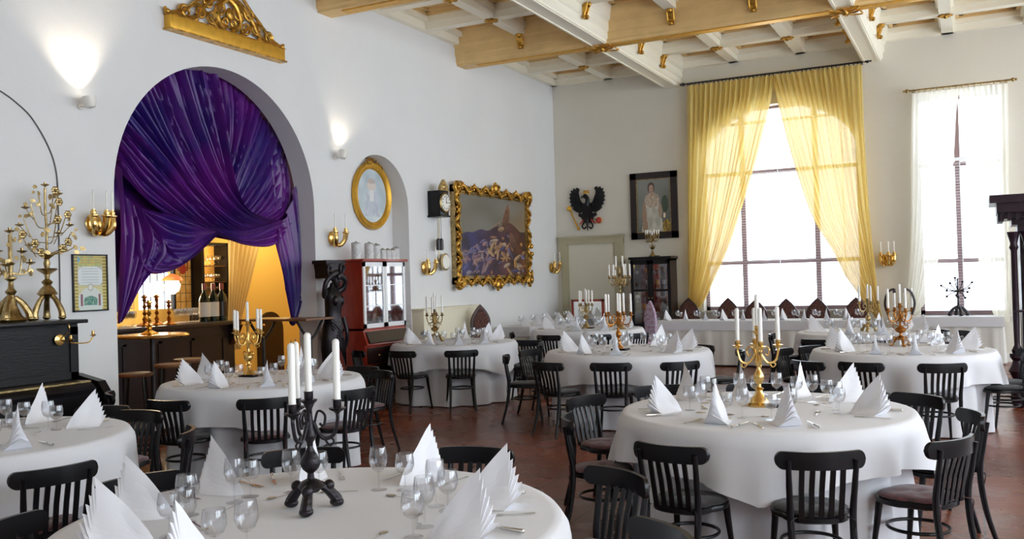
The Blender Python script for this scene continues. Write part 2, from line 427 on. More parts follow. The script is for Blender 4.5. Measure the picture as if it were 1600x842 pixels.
# ---- windows
def window(name,x0,x1,z0,z1,mx,tz,mat_f,arch=0):
    y=YF+.22
    f=MB(); w=.07
    f.box(x0,x0+w,y,y+.06,z0,z1).box(x1-w,x1,y,y+.06,z0,z1).box(x0,x1,y,y+.06,z0,z0+w)
    f.box(x0,x1,y,y+.06,z1-w,z1+.3)
    for m_ in mx: f.box(m_-.045,m_+.045,y-.02,y+.07,z0,z1)
    for t in tz: f.box(x0,x1,y-.025,y+.07,t-.035,t+.035)
    fr=struct(f.build(name,mat_f,smooth=0))
    MB().box(x0,x1,y+.03,y+.036,z0,z1+.25).build('pane','pane',fr,smooth=0)
    return fr
f1=window('window_1',wx0,wx1,wz0,4.85,[-4.0,-2.63],[1.84,3.58],'mauve_frame')
f2=window('window_2',vx0,vx1,.80,4.66,[-.24],[1.75,3.45],'mauve_frame')
def blind(name,x0,x1,z0,z1,label):
    b_=MB(); n=int((z1-z0)/.05)
    for i in range(n):
        z=z0+i*.05; b_.box(x0,x1,YF+.10,YF+.135,z,z+.004)
    for x in (x0+.25,(x0+x1)/2,x1-.25): b_.box(x-.008,x+.008,YF+.115,YF+.12,z0,z1)
    b_.box(x0,x1,YF+.09,YF+.14,z1,z1+.05)
    return tag(b_.build(name,'blind_slat',smooth=0),label,'blind')
blind('venetian_blind',wx0+.05,wx1-.05,1.0,4.5,'white slatted venetian blind behind the tall yellow curtains')
blind('venetian_blind',vx0+.03,vx1-.03,.9,3.5,'white slatted venetian blind in the narrow window behind sheer curtains')
struct(MB().box(vx0-.05,vx1+.05,YF-.06,YF+.2,.77,.80).box(wx0-.05,wx1+.05,YF-.08,YF+.2,.89,.92).build('trim_%d'%k,'white_paint',smooth=0),'window sills'); k+=1

# ---- curtains
def curtain(name,y,top,inner,outer,m,label,group,nf,amp=.055,flip=False):
    """top=(xa,xb,z); inner/outer: list of (z,x) edges going down; hang folds between"""
    def ex(E,z):
        for (z0,x0),(z1,x1) in zip(E,E[1:]):
            if z1<=z<=z0:
                t=(z0-z)/(z0-z1); return lerp(x0,x1,t)
        return E[-1][1] if z<E[-1][0] else E[0][1]
    I=[(p.z,p.x) for p in smooth_path([(x,0,z) for z,x in inner],8)]
    O=[(p.z,p.x) for p in smooth_path([(x,0,z) for z,x in outer],8)]
    zt=top; zbI=I[-1][0]; zbO=O[-1][0]
    NU=nf*8; NV=50
    ph=[rnd.uniform(-.9,.9) for _ in range(nf+2)]
    def F(u,v):
        a=u*nf; i=int(a); q=lerp(ph[min(i,nf)],ph[min(i+1,nf+1)],a-i)
        zb=lerp(zbO,zbI,u); z=lerp(zt,zb,v)
        xi=ex(I,z); xo=ex(O,z)
        uu=u+.15/nf*math.sin(a*2*PI+q)*min(1,v*3)
        x=lerp(xo,xi,uu)
        w=abs(xi-xo)/max(abs(I[0][1]-O[0][1]),.01)
        d=amp*(math.sin(a*2*PI+q*1.5)*(.8+.2*math.sin(a*1.7))+.3*math.sin(a*4.3+v*4))*(.6+.6*min(w,1.2))
        return (x,y+d,z)
    return tag(MB().grid(F,NU,NV).build(name,m,smooth=80),label,'curtain',group)
yc=YF-.22
def fx(u,v): p=ony(u,v,yc); return (p.z,p.x)
Rl=ony(1073,133,yc); Rr=ony(1349,98,yc); zr=5.36
curtain('curtain',yc,zr-.04,[fx(1209,118),fx(1205,150),fx(1193,200),fx(1176,265),fx(1156,330),fx(1138,385),fx(1118,430),fx(1100,470),fx(1082,500)],
  [fx(1074,135),fx(1075,220),fx(1075,300),fx(1075,400),fx(1074,475),fx(1060,500)],'curtain_yellow','tall yellow curtain drawn to the left of the large window','yellow window curtains',17)
curtain('curtain',yc,zr-.04,[fx(1205,118),fx(1213,150),fx(1232,225),fx(1250,285),fx(1270,340),fx(1300,390),fx(1320,430),fx(1345,465),fx(1368,497)],
  [fx(1347,100),fx(1350,200),fx(1356,300),fx(1363,380),fx(1370,440),fx(1378,497)],'curtain_yellow','tall yellow curtain drawn to the right of the large window','yellow window curtains',17)
Sl=ony(1424,142,yc); Sr=ony(1575,125,yc)
zs=(Sl.z+Sr.z)/2
curtain('curtain',yc,zs-.05,[fx(1499,140),fx(1494,175),fx(1490,240),fx(1484,300),fx(1475,360),fx(1462,420),fx(1447,470),fx(1430,490)],
  [fx(1425,150),fx(1424,250),fx(1424,350),fx(1421,420),fx(1416,470),fx(1412,490)],'curtain_sheer','sheer cream curtain on the left half of the narrow window','sheer window curtains',9,.02)
curtain('curtain',yc,zs-.05,[fx(1497,140),fx(1502,175),fx(1510,260),fx(1520,350),fx(1532,420),fx(1545,470),fx(1556,500)],
  [fx(1575,130),fx(1576,250),fx(1577,350),fx(1578,420),fx(1578,500),fx(1579,503)],'curtain_sheer','sheer cream curtain on the right half of the narrow window','sheer window curtains',9,.02)
def rod(x0,x1,z,label,nr,mt='black_iron'):
    t=thing('curtain_rod',label,'curtain rod',((x0+x1)/2,yc,z)); h=(x1-x0)/2
    MB().tube([(-h-.05,0,0),(h+.05,0,0)],.016,8).build('pole',mt,t)
    for s_ in (-1,1):
        MB().sphere((s_*(h+.07),0,0),.035).sphere((s_*(h+.12),0,0),.02).build('finial',mt,t)
        MB().box(s_*(h-.04)-.01,s_*(h-.04)+.01,0,.21,-.012,.012).build('bracket',mt,t)
    for i in range(nr):
        x=lerp(-h+.02,h-.02,i/(nr-1))
        MB().tube([(x,.03*math.cos(a*PI/4),-.012+.03*math.sin(a*PI/4)) for a in range(8)],.006,6,close=True).build('ring',mt,t)
rod(Rl.x,Rr.x,zr,'dark iron curtain rod with rings above the tall yellow curtains',44)
rod(Sl.x,Sr.x,zs,'slim bronze curtain rod with leaf finials above the sheer curtains',16,'old_brass')

# ================================================================ LEFT WALL
def paint(name,F0,w,h,nu,nv,colf,parent=None,mask=None):
    """a flat painted panel: F0(u,v) in metres (u across, v up) -> point; colf(s,t) with s,t in 0..1 -> rgb"""
    bm=bmesh.new(); cl_=bm.loops.layers.color.new('Col')
    V=[[bm.verts.new(F0((i/nu-.5)*w,(j/nv-.5)*h)) for j in range(nv+1)] for i in range(nu+1)]
    for i in range(nu):
        for j in range(nv):
            s_,t_=(i+.5)/nu,(j+.5)/nv
            if mask and not mask(s_,t_): continue
            f=bm.faces.new((V[i][j],V[i+1][j],V[i+1][j+1],V[i][j+1])); c=colf(s_,t_)
            for l in f.loops: l[cl_]=(max(0,min(1,c[0]))**.4545,max(0,min(1,c[1]))**.4545,max(0,min(1,c[2]))**.4545,1)
    for v in [v for v in bm.verts if not v.link_faces]: bm.verts.remove(v)
    me=bpy.data.meshes.new(name); bm.to_mesh(me); bm.free(); me.materials.append(MT['painted'])
    o=bpy.data.objects.new(name,me); COL.objects.link(o)
    if parent: o.parent=parent
    return o
def nz(x,y,z=0): return noise.noise(Vector((x,y,z)))
def mix(a,b,t): t=max(0,min(1,t)); return tuple(lerp(p,q,t) for p,q in zip(a,b))
Mleft=lambda y,z,x=XW: Matrix(((0,0,1,x),(1,0,0,y),(0,1,0,z),(0,0,0,1)))   # local (u across=+y, v up=z, w out=+x)
Mfar=lambda x,z,y=YF: Matrix(((1,0,0,x),(0,0,-1,y),(0,1,0,z),(0,0,0,1)))     # local (u=+x, v=z, w=-y)

# ---- purple drape in the arch
PXO,PYO,PSC=170.0,90.0,2.5516
def dp(c,off=0):
    u,v=PXO+c[0]/PSC,PYO+c[1]/PSC; return onx(u,v,XW-.36+off)
def sheet(name,curves,nf,amp,off,parent,seed=1,taper=(1,.3),mt='purple_satin',NS=70):
    """curves: control polylines (crop pixels) ordered across the folds; folds run along them"""
    r=random.Random(seed)
    C=[[Vector((p.y,p.z)) for p in (dp(q) for q in c)] for c in curves]
    n=len(C); NT=nf*7
    def resample(c):
        P=smooth_path([(a.x,a.y,0) for a in c],14)
        d=[0]
        for a,b in zip(P,P[1:]): d.append(d[-1]+(b-a).length)
        out=[];k=0
        for i in range(NS+1):
            t=d[-1]*i/NS
            while k<len(d)-2 and d[k+1]<t: k+=1
            f=(t-d[k])/max(d[k+1]-d[k],1e-9); out.append(P[k].lerp(P[k+1],min(max(f,0),1)))
        return out
    R=[resample(c) for c in C]
    # irregular fold ridges
    pos=[0]; 
    for i in range(nf): pos.append(pos[-1]+r.uniform(.45,1.5))
    pos=[p/pos[-1] for p in pos]; hs=[r.uniform(.35,1) for _ in pos]; lean=[r.uniform(.25,.75) for _ in pos]
    def fold(t):
        for i in range(nf):
            if t<=pos[i+1] or i==nf-1:
                f=(t-pos[i])/(pos[i+1]-pos[i]); l=lean[i]
                f=f/l*.5 if f<l else .5+(f-l)/(1-l)*.5
                return hs[i]*(math.sin(PI*min(max(f,0),1))**.8)
    rows=[]
    for i in range(NT+1):
        t=i/NT; a=t*(n-1); k=min(int(a),n-2); f=a-k
        row=[]
        for j in range(NS+1):
            s_=j/NS
            p0=R[max(k-1,0)][j] if k else R[0][j]*2-R[1][j]; p1=R[k][j]; p2=R[k+1][j]; p3=R[k+2][j] if k+2<n else R[n-1][j]*2-R[n-2][j]
            p=.5*((2*p1)+(p2-p0)*f+(2*p0-5*p1+4*p2-p3)*f*f+(p3-p0+3*p1-3*p2)*f**3)
            tw=t+.012*math.sin(s_*5+t*9)
            A=amp*lerp(taper[0],taper[1],s_)
            d=A*1.5*fold(min(max(tw,0),1))+A*.35*nz(t*nf*2.1,s_*1.2,seed)+.05*math.sin(PI*s_)
            row.append((XW-.36+off+d,p.x,p.y))
        rows.append(row)
    b_=MB(); b_.loft(rows,closed=False,caps=False)
    return b_.build(name,mt,parent,smooth=85)
dr=thing('purple_drape','deep purple satin drapery swagged across the big arch above the bar','drapery',(0,0,0))
sheet('right_swag',[[(395,42),(425,180),(455,420)],[(480,85),(480,230),(468,470)],[(560,150),(520,300),(490,520)],[(625,225),(570,370),(510,570)],[(680,300),(620,460),(530,615)],[(715,400),(650,540),(570,645)],[(735,520),(690,610),(600,665)],[(742,620),(720,660),(660,680)]],26,.075,-.10,dr,3,(1,.7))
sheet('main_swag',[[(12,430),(110,560),(240,645),(400,697)],[(18,330),(150,500),(290,625),(420,697)],[(45,230),(200,420),(330,575),(470,690),(610,710)],[(115,125),(220,350),(340,530),(500,665),(690,700)],[(200,62),(300,330),(400,520),(520,640),(690,685)],[(300,30),(365,300),(435,490),(540,620),(690,665)],[(425,40),(438,250),(470,470),(530,608),(690,650)]],30,.11,-.02,dr,5,(1,.45))
sheet('lower_left_swag',[[(90,595),(240,640),(405,692)],[(100,610),(200,690),(300,715),(408,697)],[(95,620),(150,790),(260,815),(330,770),(410,700)],[(85,640),(95,830),(180,862),(290,805),(412,704)]],10,.10,.03,dr,8,(.6,.6))
sheet('lower_right_swag',[[(395,680),(520,690),(700,640)],[(402,690),(530,722),(705,655)],[(405,697),(520,748),(640,748),(712,668)]],7,.08,.03,dr,9,(.5,.7))
sheet('tail',[[(10,420),(18,640),(24,842),(30,1060)],[(50,560),(60,700),(50,842),(34,1060)],[(95,600),(120,720),(95,842),(40,1055)],[(120,640),(170,745),(130,850),(45,1045)],[(140,700),(230,790),(270,830),(100,850),(48,1040)]],9,.10,.02,dr,11,(.9,.25))
sheet('tail',[[(640,700),(650,800),(690,950),(718,1045)],[(670,660),(690,780),(715,950),(722,1050)],[(700,600),(720,760),(735,940),(726,1055)],[(735,480),(742,700),(748,900),(730,1058)],[(738,500),(756,700),(758,900),(735,1060)]],8,.08,.04,dr,13,(.9,.3))
sheet('side_swag',[[(640,240),(650,450),(670,680)],[(680,300),(700,480),(700,690)],[(722,400),(728,520),(730,690)],[(742,560),(744,620),(745,700)]],6,.06,-.10,dr,14,(.8,.8))
lin=MB(); lin.prism([tuple(dp(c)[1:]) for c in [(-5,430),(0,300),(60,190),(130,100),(210,45),(310,15),(420,20),(520,60),(640,130),(730,240),(790,400),(800,640),(790,700),(690,735),(560,735),(405,705),(300,790),(150,860),(100,960),(40,1060),(0,1060)]],lambda p:(XW-.50,p[0],p[1]),lambda p:(XW-.49,p[0],p[1]))
lin.build('lining','purple_satin',dr,smooth=0)
b_=MB(); p=dp((722,1050)); b_.sphere((p.x+.05,p.y,p.z),.05,(1,1,1.3)); b_.build('tie','purple_satin',dr)

# ---- gilded carved pelmet above the arch
t=thing('carved_crest','gilded carved scrollwork crest on a gold board above the purple arch','wall ornament',(XW,8.13,4.60))
cw=.93
MB().box(0,.10,-cw,cw,-.075,.075,bev=.004).build('board','gilt_flat',t)
MB().box(0,.12,-cw-.02,cw+.02,-.092,-.075).box(0,.11,-cw-.01,cw+.01,.075,.085).build('moulding','gilt',t)
b_=MB()
def scroll(b_,c,r0,turns,a0,rad,sgn=1,n=26,x=.05):
    pts=[];rr=[]
    for i in range(n+1):
        q=i/n; r_=r0*(1-q)**.8+.008; a=a0+sgn*turns*2*PI*q
        pts.append((x+.01*math.sin(q*3),c[0]+r_*math.cos(a),c[1]+r_*math.sin(a))); rr.append(rad*(1-.55*q))
    b_.tube(pts,rr,7)
def hump(y): # outline height of the crest
    return .50*math.exp(-(y/.36)**2)+.13*math.exp(-((abs(y)-.55)/.22)**2)
for s_ in (-1,1):
    b_.tube(smooth_path([(.05,s_*.92,.10),(.05,s_*.80,.14),(.05,s_*.66,.20),(.06,s_*.52,.32),(.06,s_*.38,.42),(.05,s_*.2,.60)],6),[.02]*31,7)
    b_.tube(smooth_path([(.05,s_*.9,.10),(.06,s_*.7,.10),(.06,s_*.5,.16),(.06,s_*.36,.34),(.06,s_*.22,.46),(.05,s_*.05,.52)],6),.026,7)
    b_.tube(smooth_path([(.05,s_*.75,.10),(.06,s_*.55,.28),(.06,s_*.34,.22),(.06,s_*.2,.10)],6),.022,7)
    b_.tube(smooth_path([(.05,s_*.06,.09),(.06,s_*.18,.22),(.06,s_*.12,.40),(.06,0,.48)],6),.03,7)
    for (cy_,cz_,r_,a_) in ((.68,.17,.07,0),(.46,.22,.08,1),(.28,.20,.09,2),(.16,.34,.10,.5),(.34,.38,.07,3),(.06,.20,.05,4),(.55,.10,.05,2)):
        scroll(b_,(s_*cy_,cz_),r_,1.6,a_ if s_>0 else PI-a_,.02,s_)
    b_.sphere((.05,s_*.93,.11),.035).sphere((.05,s_*.955,.14),.02)
b_.sphere((.07,0,.30),.06,(.6,1,1.3)).sphere((.06,0,.60),.05)
b_.build('scrollwork','gilt',t)

# ---- white uplighter spots
def uplight(u,v,wx,label,power,aim,arm=.14):
    p=onx(u,v,XW+arm)
    t=thing('wall_spotlight',label,'spotlight',(XW,p.y,p.z-.04),0,'white adjustable wall spotlights')
    MB().lathe([(.035,0),(.035,.02),(.012,.03)],n=14,M=Matrix.Rotation(PI/2,4,'Y')).build('wall_plate','spot_shell',t)
    MB().tube([(0.02,-.02,0),(arm*.55,0,.0),(arm,0,.03)],.012,8).build('arm','spot_shell',t)
    R_=(Vector(aim)-p).to_track_quat('Z','Y').to_matrix().to_4x4(); R_.translation=(arm,0,.04)
    MB().lathe([(.004,-.075),(.045,-.06),(.062,-.02),(.066,.045),(.060,.045),(.055,-.01),(.03,-.04),(.004,-.045)],n=20,M=R_).build('shade','spot_shell',t)
    MB().lathe([(.002,-.03),(.03,-.02),(.04,.01),(.03,.035),(.002,.04)],n=14,M=R_).build('bulb','bulb',t)
    d=(Vector(aim)-p).normalized(); l=lamp('spot_light','SPOT',(0,0,0),power,(1,.86,.66),.03,angle=math.radians(95),blend=.8)
    l.parent=t; l.location=Vector((arm,0,.04))+d*.06; l.rotation_euler=d.to_track_quat('-Z','Y').to_euler()
uplight(140,158,0,'white wall spotlight aimed up left of the purple arch',42,(XW,onx(100,60,XW).y,5.0))
uplight(536,241,0,'white wall spotlight between purple arch and oval portrait',15,(XW+.02,onx(560,150,XW).y,5.2))

# ---- wall sconces
def sconce(loc,M_,label,n=2,big=1.0,candles=True,mt='brass'):
    t=thing('wall_sconce',label,'sconce',loc,M_,'gilded wall sconces')
    # local: +x out of the wall, y along, z up
    MB().lathe([(.002,.0),(.085,.0),(.10,.012),(.07,.03),(.002,.035)],n=24,M=Matrix.Rotation(PI/2,4,'Y')).build('back_plate',mt,t)
    ys=[-.10,.10] if n==2 else [-.10,.03,.12]
    for i,y in enumerate(ys):
        xo=.13+(.03 if i==1 else 0)
        P=smooth_path([(.03,0,-.06),(.09,y*.5,-.10),(.14,y*.95,-.03),(xo,y,.06)],6)
        MB().tube(P,[lerp(.028,.036,q/(len(P)-1)) for q in range(len(P))],10).sphere((.03,0,-.05),.05).build('arm',mt,t)
        MB().lathe([(.038,0),(.05,.012),(.05,.02),(.028,.03),(.03,.055),(.022,.065),(.022,.075)],(xo,y,.06),14).build('candle_cup',mt,t)
    r=[]
    for i,y in enumerate(ys):
        xo=.13+(.03 if i==1 else 0)
        q=Matrix.Translation(loc)@Matrix.Rotation(M_,4,'Z')@Vector((xo,y,.135))
        r.append(q)
    return r
SC=[]
for (u,v,n,lb) in ((146,350,3,'three-armed gilded sconce above the framed poster'),(519,372,2,'gilded sconce right of the purple drapery'),(663,418,2,'gilded sconce between red cabinet and hanging clock'),(861,418,2,'gilded sconce right of the battle painting')):
    p=onx(u,v,XW); 
    SC.append((sconce((XW+.0,p.y,p.z),0,lb,n),lb))
p=ony(1387,405,YF); SC.append((sconce((p.x,YF,p.z),-PI/2,'gilded sconce on the wall between the two windows',3),'gilded sconce between the windows'))
ct_=thing('candle','white candle','candle'); MB().lathe([(.0105,0),(.0105,.195),(.006,.205)],n=12).build('wax','wax',ct_)
MB().tube([(0,0,.2),(0.001,0,.217)],.0016,5).build('wick','lead',ct_)
CANDLE=Proto(ct_)
for pts,lb in SC:
    pts=sorted(pts,key=lambda p:screen(p)[0])
    for i,p in enumerate(pts):
        CANDLE.place(p,0,'slim white candle, %s on %s'%(['left one','middle one','right one'][i] if len(pts)==3 else ['left one','right one'][i],lb.replace('three-armed ','').replace('gilded ','')),'candles in wall sconces',.9)

# ---- framed poster
a=onx(111,397,XW); c=onx(168,485,XW); pw,ph=c.y-a.y,a.z-c.z
t=thing('framed_poster','framed ornate yellow and green certificate beside the purple arch','poster',(XW,(a.y+c.y)/2,(a.z+c.z)/2))
b_=MB()
for q in ((-pw/2,-pw/2+.014,-ph/2,ph/2),(pw/2-.014,pw/2,-ph/2,ph/2),(-pw/2,pw/2,-ph/2,-ph/2+.014),(-pw/2,pw/2,ph/2-.014,ph/2)): b_.box(0,.022,*q)
b_.build('frame','black_wood',t,smooth=0)
def poster(s,q):
    c=(.62,.66,.60)
    if q>.80: c=mix((.62,.52,.10),(.30,.40,.18),.5+.9*nz(s*14,q*14))
    if q>.86 and .2<s<.85 and (int(q*60)%3==0): c=(.55,.25,.05)
    if (s-.12)**2*.5+(q-.92)**2<.003: c=(.10,.35,.55)
    if (s<.14 or s>.86): c=(.62,.52,.12) if int(q*34)%2 else (.30,.22,.05)
    if .14<s<.86 and .45<q<.80:
        c=(.70,.74,.74)
        if int(q*80)%4==0 and .25<s<.75: c=(.45,.48,.5)
        if ((s-.5)/.42)**2+((q-.62)/.2)**2>1: c=mix((.65,.62,.5),(.35,.3,.3),.5+nz(s*20,q*20))
    if q<.45 and .14<s<.86:
        c=(.66,.70,.66)
        if ((s-.5)/.38)**2+((q-.15)/.27)**2>1 : c=(.55,.48,.10) if int((s+q)*40)%2 else (.7,.68,.5)
        if .3<s<.7 and .10<q<.2+.06*math.cos((s-.5)*6): c=(.05,.22,.18) if nz(s*30,q*30)>-.15 else (.3,.45,.3)
        if (abs(s-.24)<.035 or abs(s-.77)<.035) and .08<q<.3: c=(.25,.10,.12)
    if ((s-.5)/.09)**2+((q-.42)/.07)**2<1: c=(.5,.5,.42)
    if ((s-.5)/.05)**2+((q-.42)/.04)**2<1: c=(.75,.75,.7)
    return c
paint('print',lambda u,v:(.012,u,v),pw-.02,ph-.02,60,84,poster,t)

# ---- carved figure bracket (caryatid) by the pier
t=thing('caryatid_statue','dark carved figure with arm over her head, standing by the red cabinet','statue',(-7.62,9.80,0))
p0=onx(504,405,-7.6); p1=onx(552,405,-7.6)
zt=1.97
b_=MB()
b_.box(-.20,.20,-.33,.30,zt-.05,zt,bev=.008)
prof=[(-.30,zt-.05),(.27,zt-.05),(.26,zt-.12),(.19,zt-.16),(.17,zt-.24),(-.26,zt-.24),(-.27,zt-.14)]
b_.prism(prof,lambda p:(-.18,p[0],p[1]),lambda p:(.18,p[0],p[1]))
for s_ in (-1,1):
    scroll(b_,(s_*.2-.02,zt-.13),.08,1.5,0,.025,s_,x=.19)
b_.build('capital','bronze_dark',t)
def ell(cx_,cy_,z,rx,ry,n=28,w=0,ph=0): return [(cx_+rx*(1+w*math.sin(7*a+ph+z*9))*math.cos(a),cy_+ry*(1+w*math.sin(7*a+ph+z*9))*math.sin(a),z) for a in (2*PI*i/n for i in range(n))]
# body: hips wrapped in drapery, waist, breast, shoulders, neck as one surface
rings=[ell(.02,-.06,0.30,.13,.10,w=.05),ell(.02,-.06,.45,.14,.12,w=.06),ell(.03,-.08,.62,.17,.16,w=.08),ell(.04,-.09,.80,.20,.20,w=.08,ph=1),ell(.05,-.06,.95,.22,.23,w=.07,ph=2),ell(.06,-.02,1.06,.22,.23,w=.05,ph=2),
  ell(.06,.0,1.15,.19,.20,w=.03),ell(.06,0,1.24,.165,.175),ell(.07,0,1.34,.175,.185),ell(.09,0,1.43,.195,.20),ell(.08,-.01,1.52,.16,.215),ell(.06,-.02,1.58,.10,.16),ell(.06,0,1.62,.06,.07),ell(.07,.02,1.67,.055,.06)]
b_=MB().loft(rings)
for s_ in (-1,1): b_.sphere((.22,.09*s_-.01,1.43),.075,(1,1,.95))
b_.tube(smooth_path([(.05,-.20,1.54),(.10,-.31,1.52),(.16,-.32,1.66),(.20,-.20,1.76),(.18,.02,1.80)],5),[.065,.062,.06,.058,.055,.052]+[.05]*5+[.045]*10,10)
b_.tube(smooth_path([(.05,.17,1.54),(.14,.27,1.60),(.20,.26,1.70),(.22,.10,1.76),(.20,0,1.74)],5),.05,10)
b_.build('figure','bronze_dark',t,smooth=70)
hd=MB(); hd.sphere((.12,.05,1.70),.095,(1,.85,1.15),18,14).sphere((.215,.07,1.69),.02,(1,.8,1.4)).sphere((.19,.09,1.645),.025,(.8,1.1,.5))
for s_ in (-1,1): hd.sphere((.195,.065+s_*.035,1.715),.016)
hd.build('head','bronze_dark',t,smooth=70)
h2=MB()
for i in range(16):
    a=i*PI/8; h2.sphere((.08+.05*math.cos(a),.05+.09*math.sin(a),1.76+.03*math.cos(3*a)),.045)
h2.build('hair','bronze_dark',t,smooth=70)
h3=MB()
for i in range(5):
    h3.tube(smooth_path([(.20,-.24+.02*i,1.18-.05*i),(.27,-.05,1.05-.05*i),(.26,.12,.86-.06*i),(.18,.22,.80-.06*i)],5),.022,7)
h3.tube(smooth_path([(.18,.2,1.2),(.25,.22,1.0),(.2,.24,.85),(.12,.2,.75)],5),.04,8)
h3.build('sash','bronze_dark',t,smooth=70)
MB().loft([[(sx*(.12+q*.02),sy*(.17+q*.03)-.04,z) for sx,sy in ((-1,-1),(1,-1),(1,1),(-1,1))] for z,q in ((0,2),(.05,2),(.06,0),(.30,0),(.32,2),(.36,2))]).build('pedestal','black_wood',t,smooth=0)

t.scale=(.60,.66,1); t.location=(-7.70,9.72,0)
# ---- red cabinet (writing cabinet with glazed top)
cx0,cx1=-7.98,-7.45; cy0,cy1=10.12,11.15; H1=1.95
t=thing('secretary_cabinet','red-sided writing cabinet with glazed doors in the niche','cabinet',(0,0,0))
b_=MB().box(cx0,cx1-.02,cy0,cy0+.03,1.0,H1).box(cx0,cx1-.02,cy1-.03,cy1,1.0,H1).box(cx0,cx0+.02,cy0,cy1,1.0,H1).box(cx0,cx1-.02,cy0,cy1,1.0,1.03).box(cx0,cx1-.04,cy0+.03,cy1-.03,1.50,1.515)
b_.build('upper_case','red_wood',t,smooth=0)
MB().box(cx0,cx1+.03,cy0-.03,cy1+.03,H1,H1+.035,bev=.006).build('cornice','red_wood',t)
b_=MB().box(cx0,cx1,cy0,cy1,.06,.80)
b_.prism([(cx0,.80),(cx1+.05,.80),(cx1-.02,1.0),(cx0,1.0)],lambda p:(p[0],cy0-.01,p[1]),lambda p:(p[0],cy1+.01,p[1]))
b_.build('lower_case','red_wood',t,smooth=0)
MB().prism([(cx1+.06,.82),(cx1+.075,.83),(cx1-.0,.985),(cx1-.02,.98)],lambda p:(p[0],cy0+.03,p[1]),lambda p:(p[0],cy1-.03,p[1])).build('slant_lid','dark_wood',t,smooth=0)
for q,(za,zb) in enumerate(((.10,.30),(.32,.52),(.54,.76))):
    d=MB().box(cx1,cx1+.02,cy0+.04,cy1-.04,za,zb,bev=.004).build('drawer','dark_wood',t)
    MB().sphere((cx1+.03,cy0+.28,(za+zb)/2),.018).sphere((cx1+.03,cy1-.28,(za+zb)/2),.018).build('knob','brass',d)
ym=(cy0+cy1)/2
for s_ in (0,1):
    ya,yb=(cy0+.01,ym-.004) if s_==0 else (ym+.004,cy1-.01)
    d=MB().box(cx1-.02,cx1,ya,ya+.05,1.03,H1-.01).box(cx1-.02,cx1,yb-.05,yb,1.03,H1-.01).box(cx1-.02,cx1,ya,yb,1.03,1.09).box(cx1-.02,cx1,ya,yb,H1-.07,H1-.01).build('door','gloss_white',t,smooth=0)
    d['label']='pale painted glazed door'
    MB().box(cx1-.012,cx1-.008,ya+.05,yb-.05,1.09,H1-.07).build('glass','cab_glass',d,smooth=0)
    m_=MB()
    for z in (1.33,1.62): m_.box(cx1-.018,cx1-.001,ya+.05,yb-.05,z-.007,z+.007)
    m_.build('glazing_bar','gloss_white',d,smooth=0)
for i,(yy,zz,h) in enumerate(((10.25,1.03,.14),(10.40,1.03,.17),(10.52,1.03,.13),(10.75,1.03,.14),(10.88,1.03,.20),(11.02,1.03,.18),(10.3,1.515,.16),(10.5,1.515,.2),(10.8,1.515,.15),(11.0,1.515,.18))):
    o=MB().lathe([(.03,0),(.045,.01),(.04,h*.6),(.045,h*.85),(.02,h*.9),(.015,h)],(-7.66,yy,zz),14).build('beer_mug','dark_wood' if i%3 else 'pewter',smooth=50)
    tag(o,'dark lidded mug on the %s shelf in the red cabinet, %s'%('lower' if zz<1.2 else 'upper',ORD[i if i<6 else i-6]),'mug','dark mugs in the red cabinet')
# steins on the cabinet
def stein(h,r,label,loc):
    t=thing('beer_stein',label,'stein',loc,rnd.uniform(-.3,.3),'white steins on the red cabinet')
    MB().lathe([(r*1.05,0),(r*1.05,.01),(r,.02),(r,h-.02),(r*1.04,h)],n=20).build('body','stein',t)
    MB().lathe([(r*1.06,h),(r*.9,h+.012),(r*.3,h+.022),(.006,h+.035)],n=20).build('lid','pewter',t)
    MB().tube(smooth_path([(0,r,h*.8),(0,r+.04,h*.75),(0,r+.045,h*.4),(0,r,h*.22)],5),.008,7).build('handle','stein',t)
for i,(u,h,r) in enumerate(((566,.215,.065),(577,.215,.065),(588,.20,.06),(598,.135,.055),(606,.135,.052),(613,.135,.052),(620,.14,.052),(627,.165,.055))):
    xx=-7.60 if i<2 else -7.62
    r_=ray(u,402); q=r_*(xx/r_.x)
    stein(h,r,'white lidded stein on top of the red cabinet, %s'%ORD[i],(xx,min(max(q.y,cy0+.05),cy1+.02) if i else cy0+.06,H1+.035))
# ---- oval portrait
p=onx(580,306,XW-.31+.02); q0=onx(580,254,XW-.29); q1=onx(580,358,XW-.29)
t=thing('oval_portrait','oval gold-framed pale portrait in the arched niche','picture',(XW-.30,p.y,p.z))
ry=(onx(609,306,XW-.29).y-onx(552,306,XW-.29).y)/2; rz=(q0.z-q1.z)/2
b_=MB()
rings=[]
N_=56
for (s_,x_) in ((1.0,.0),(1.02,.04),(.97,.07),(.90,.06),(.86,.045),(.84,.055),(.80,.04),(.79,.01)):
    rings.append([(x_,ry*(1-(1-s_)*rz/ry*.9)*math.cos(2*PI*i/N_),(rz*s_)*math.sin(2*PI*i/N_)) for i in range(N_)])
rings.append(rings[0]); b_.loft(rings,caps=False)
b_.build('frame','gilt_flat',t,smooth=60)
b_=MB(); 
for s_ in (-1,1): b_.tube(smooth_path([(.05,0,rz+.03),(.06,s_*.08,rz+.05),(.06,s_*.16,rz-.0),(.06,s_*.24,rz-.09)],5),.018,7); scroll(b_,(s_*.10,rz),.045,1.3,0,.014,s_,x=.07)
b_.sphere((.06,0,rz+.06),.035,(1,1,1.6)); b_.build('crest_ornament','gilt',t)
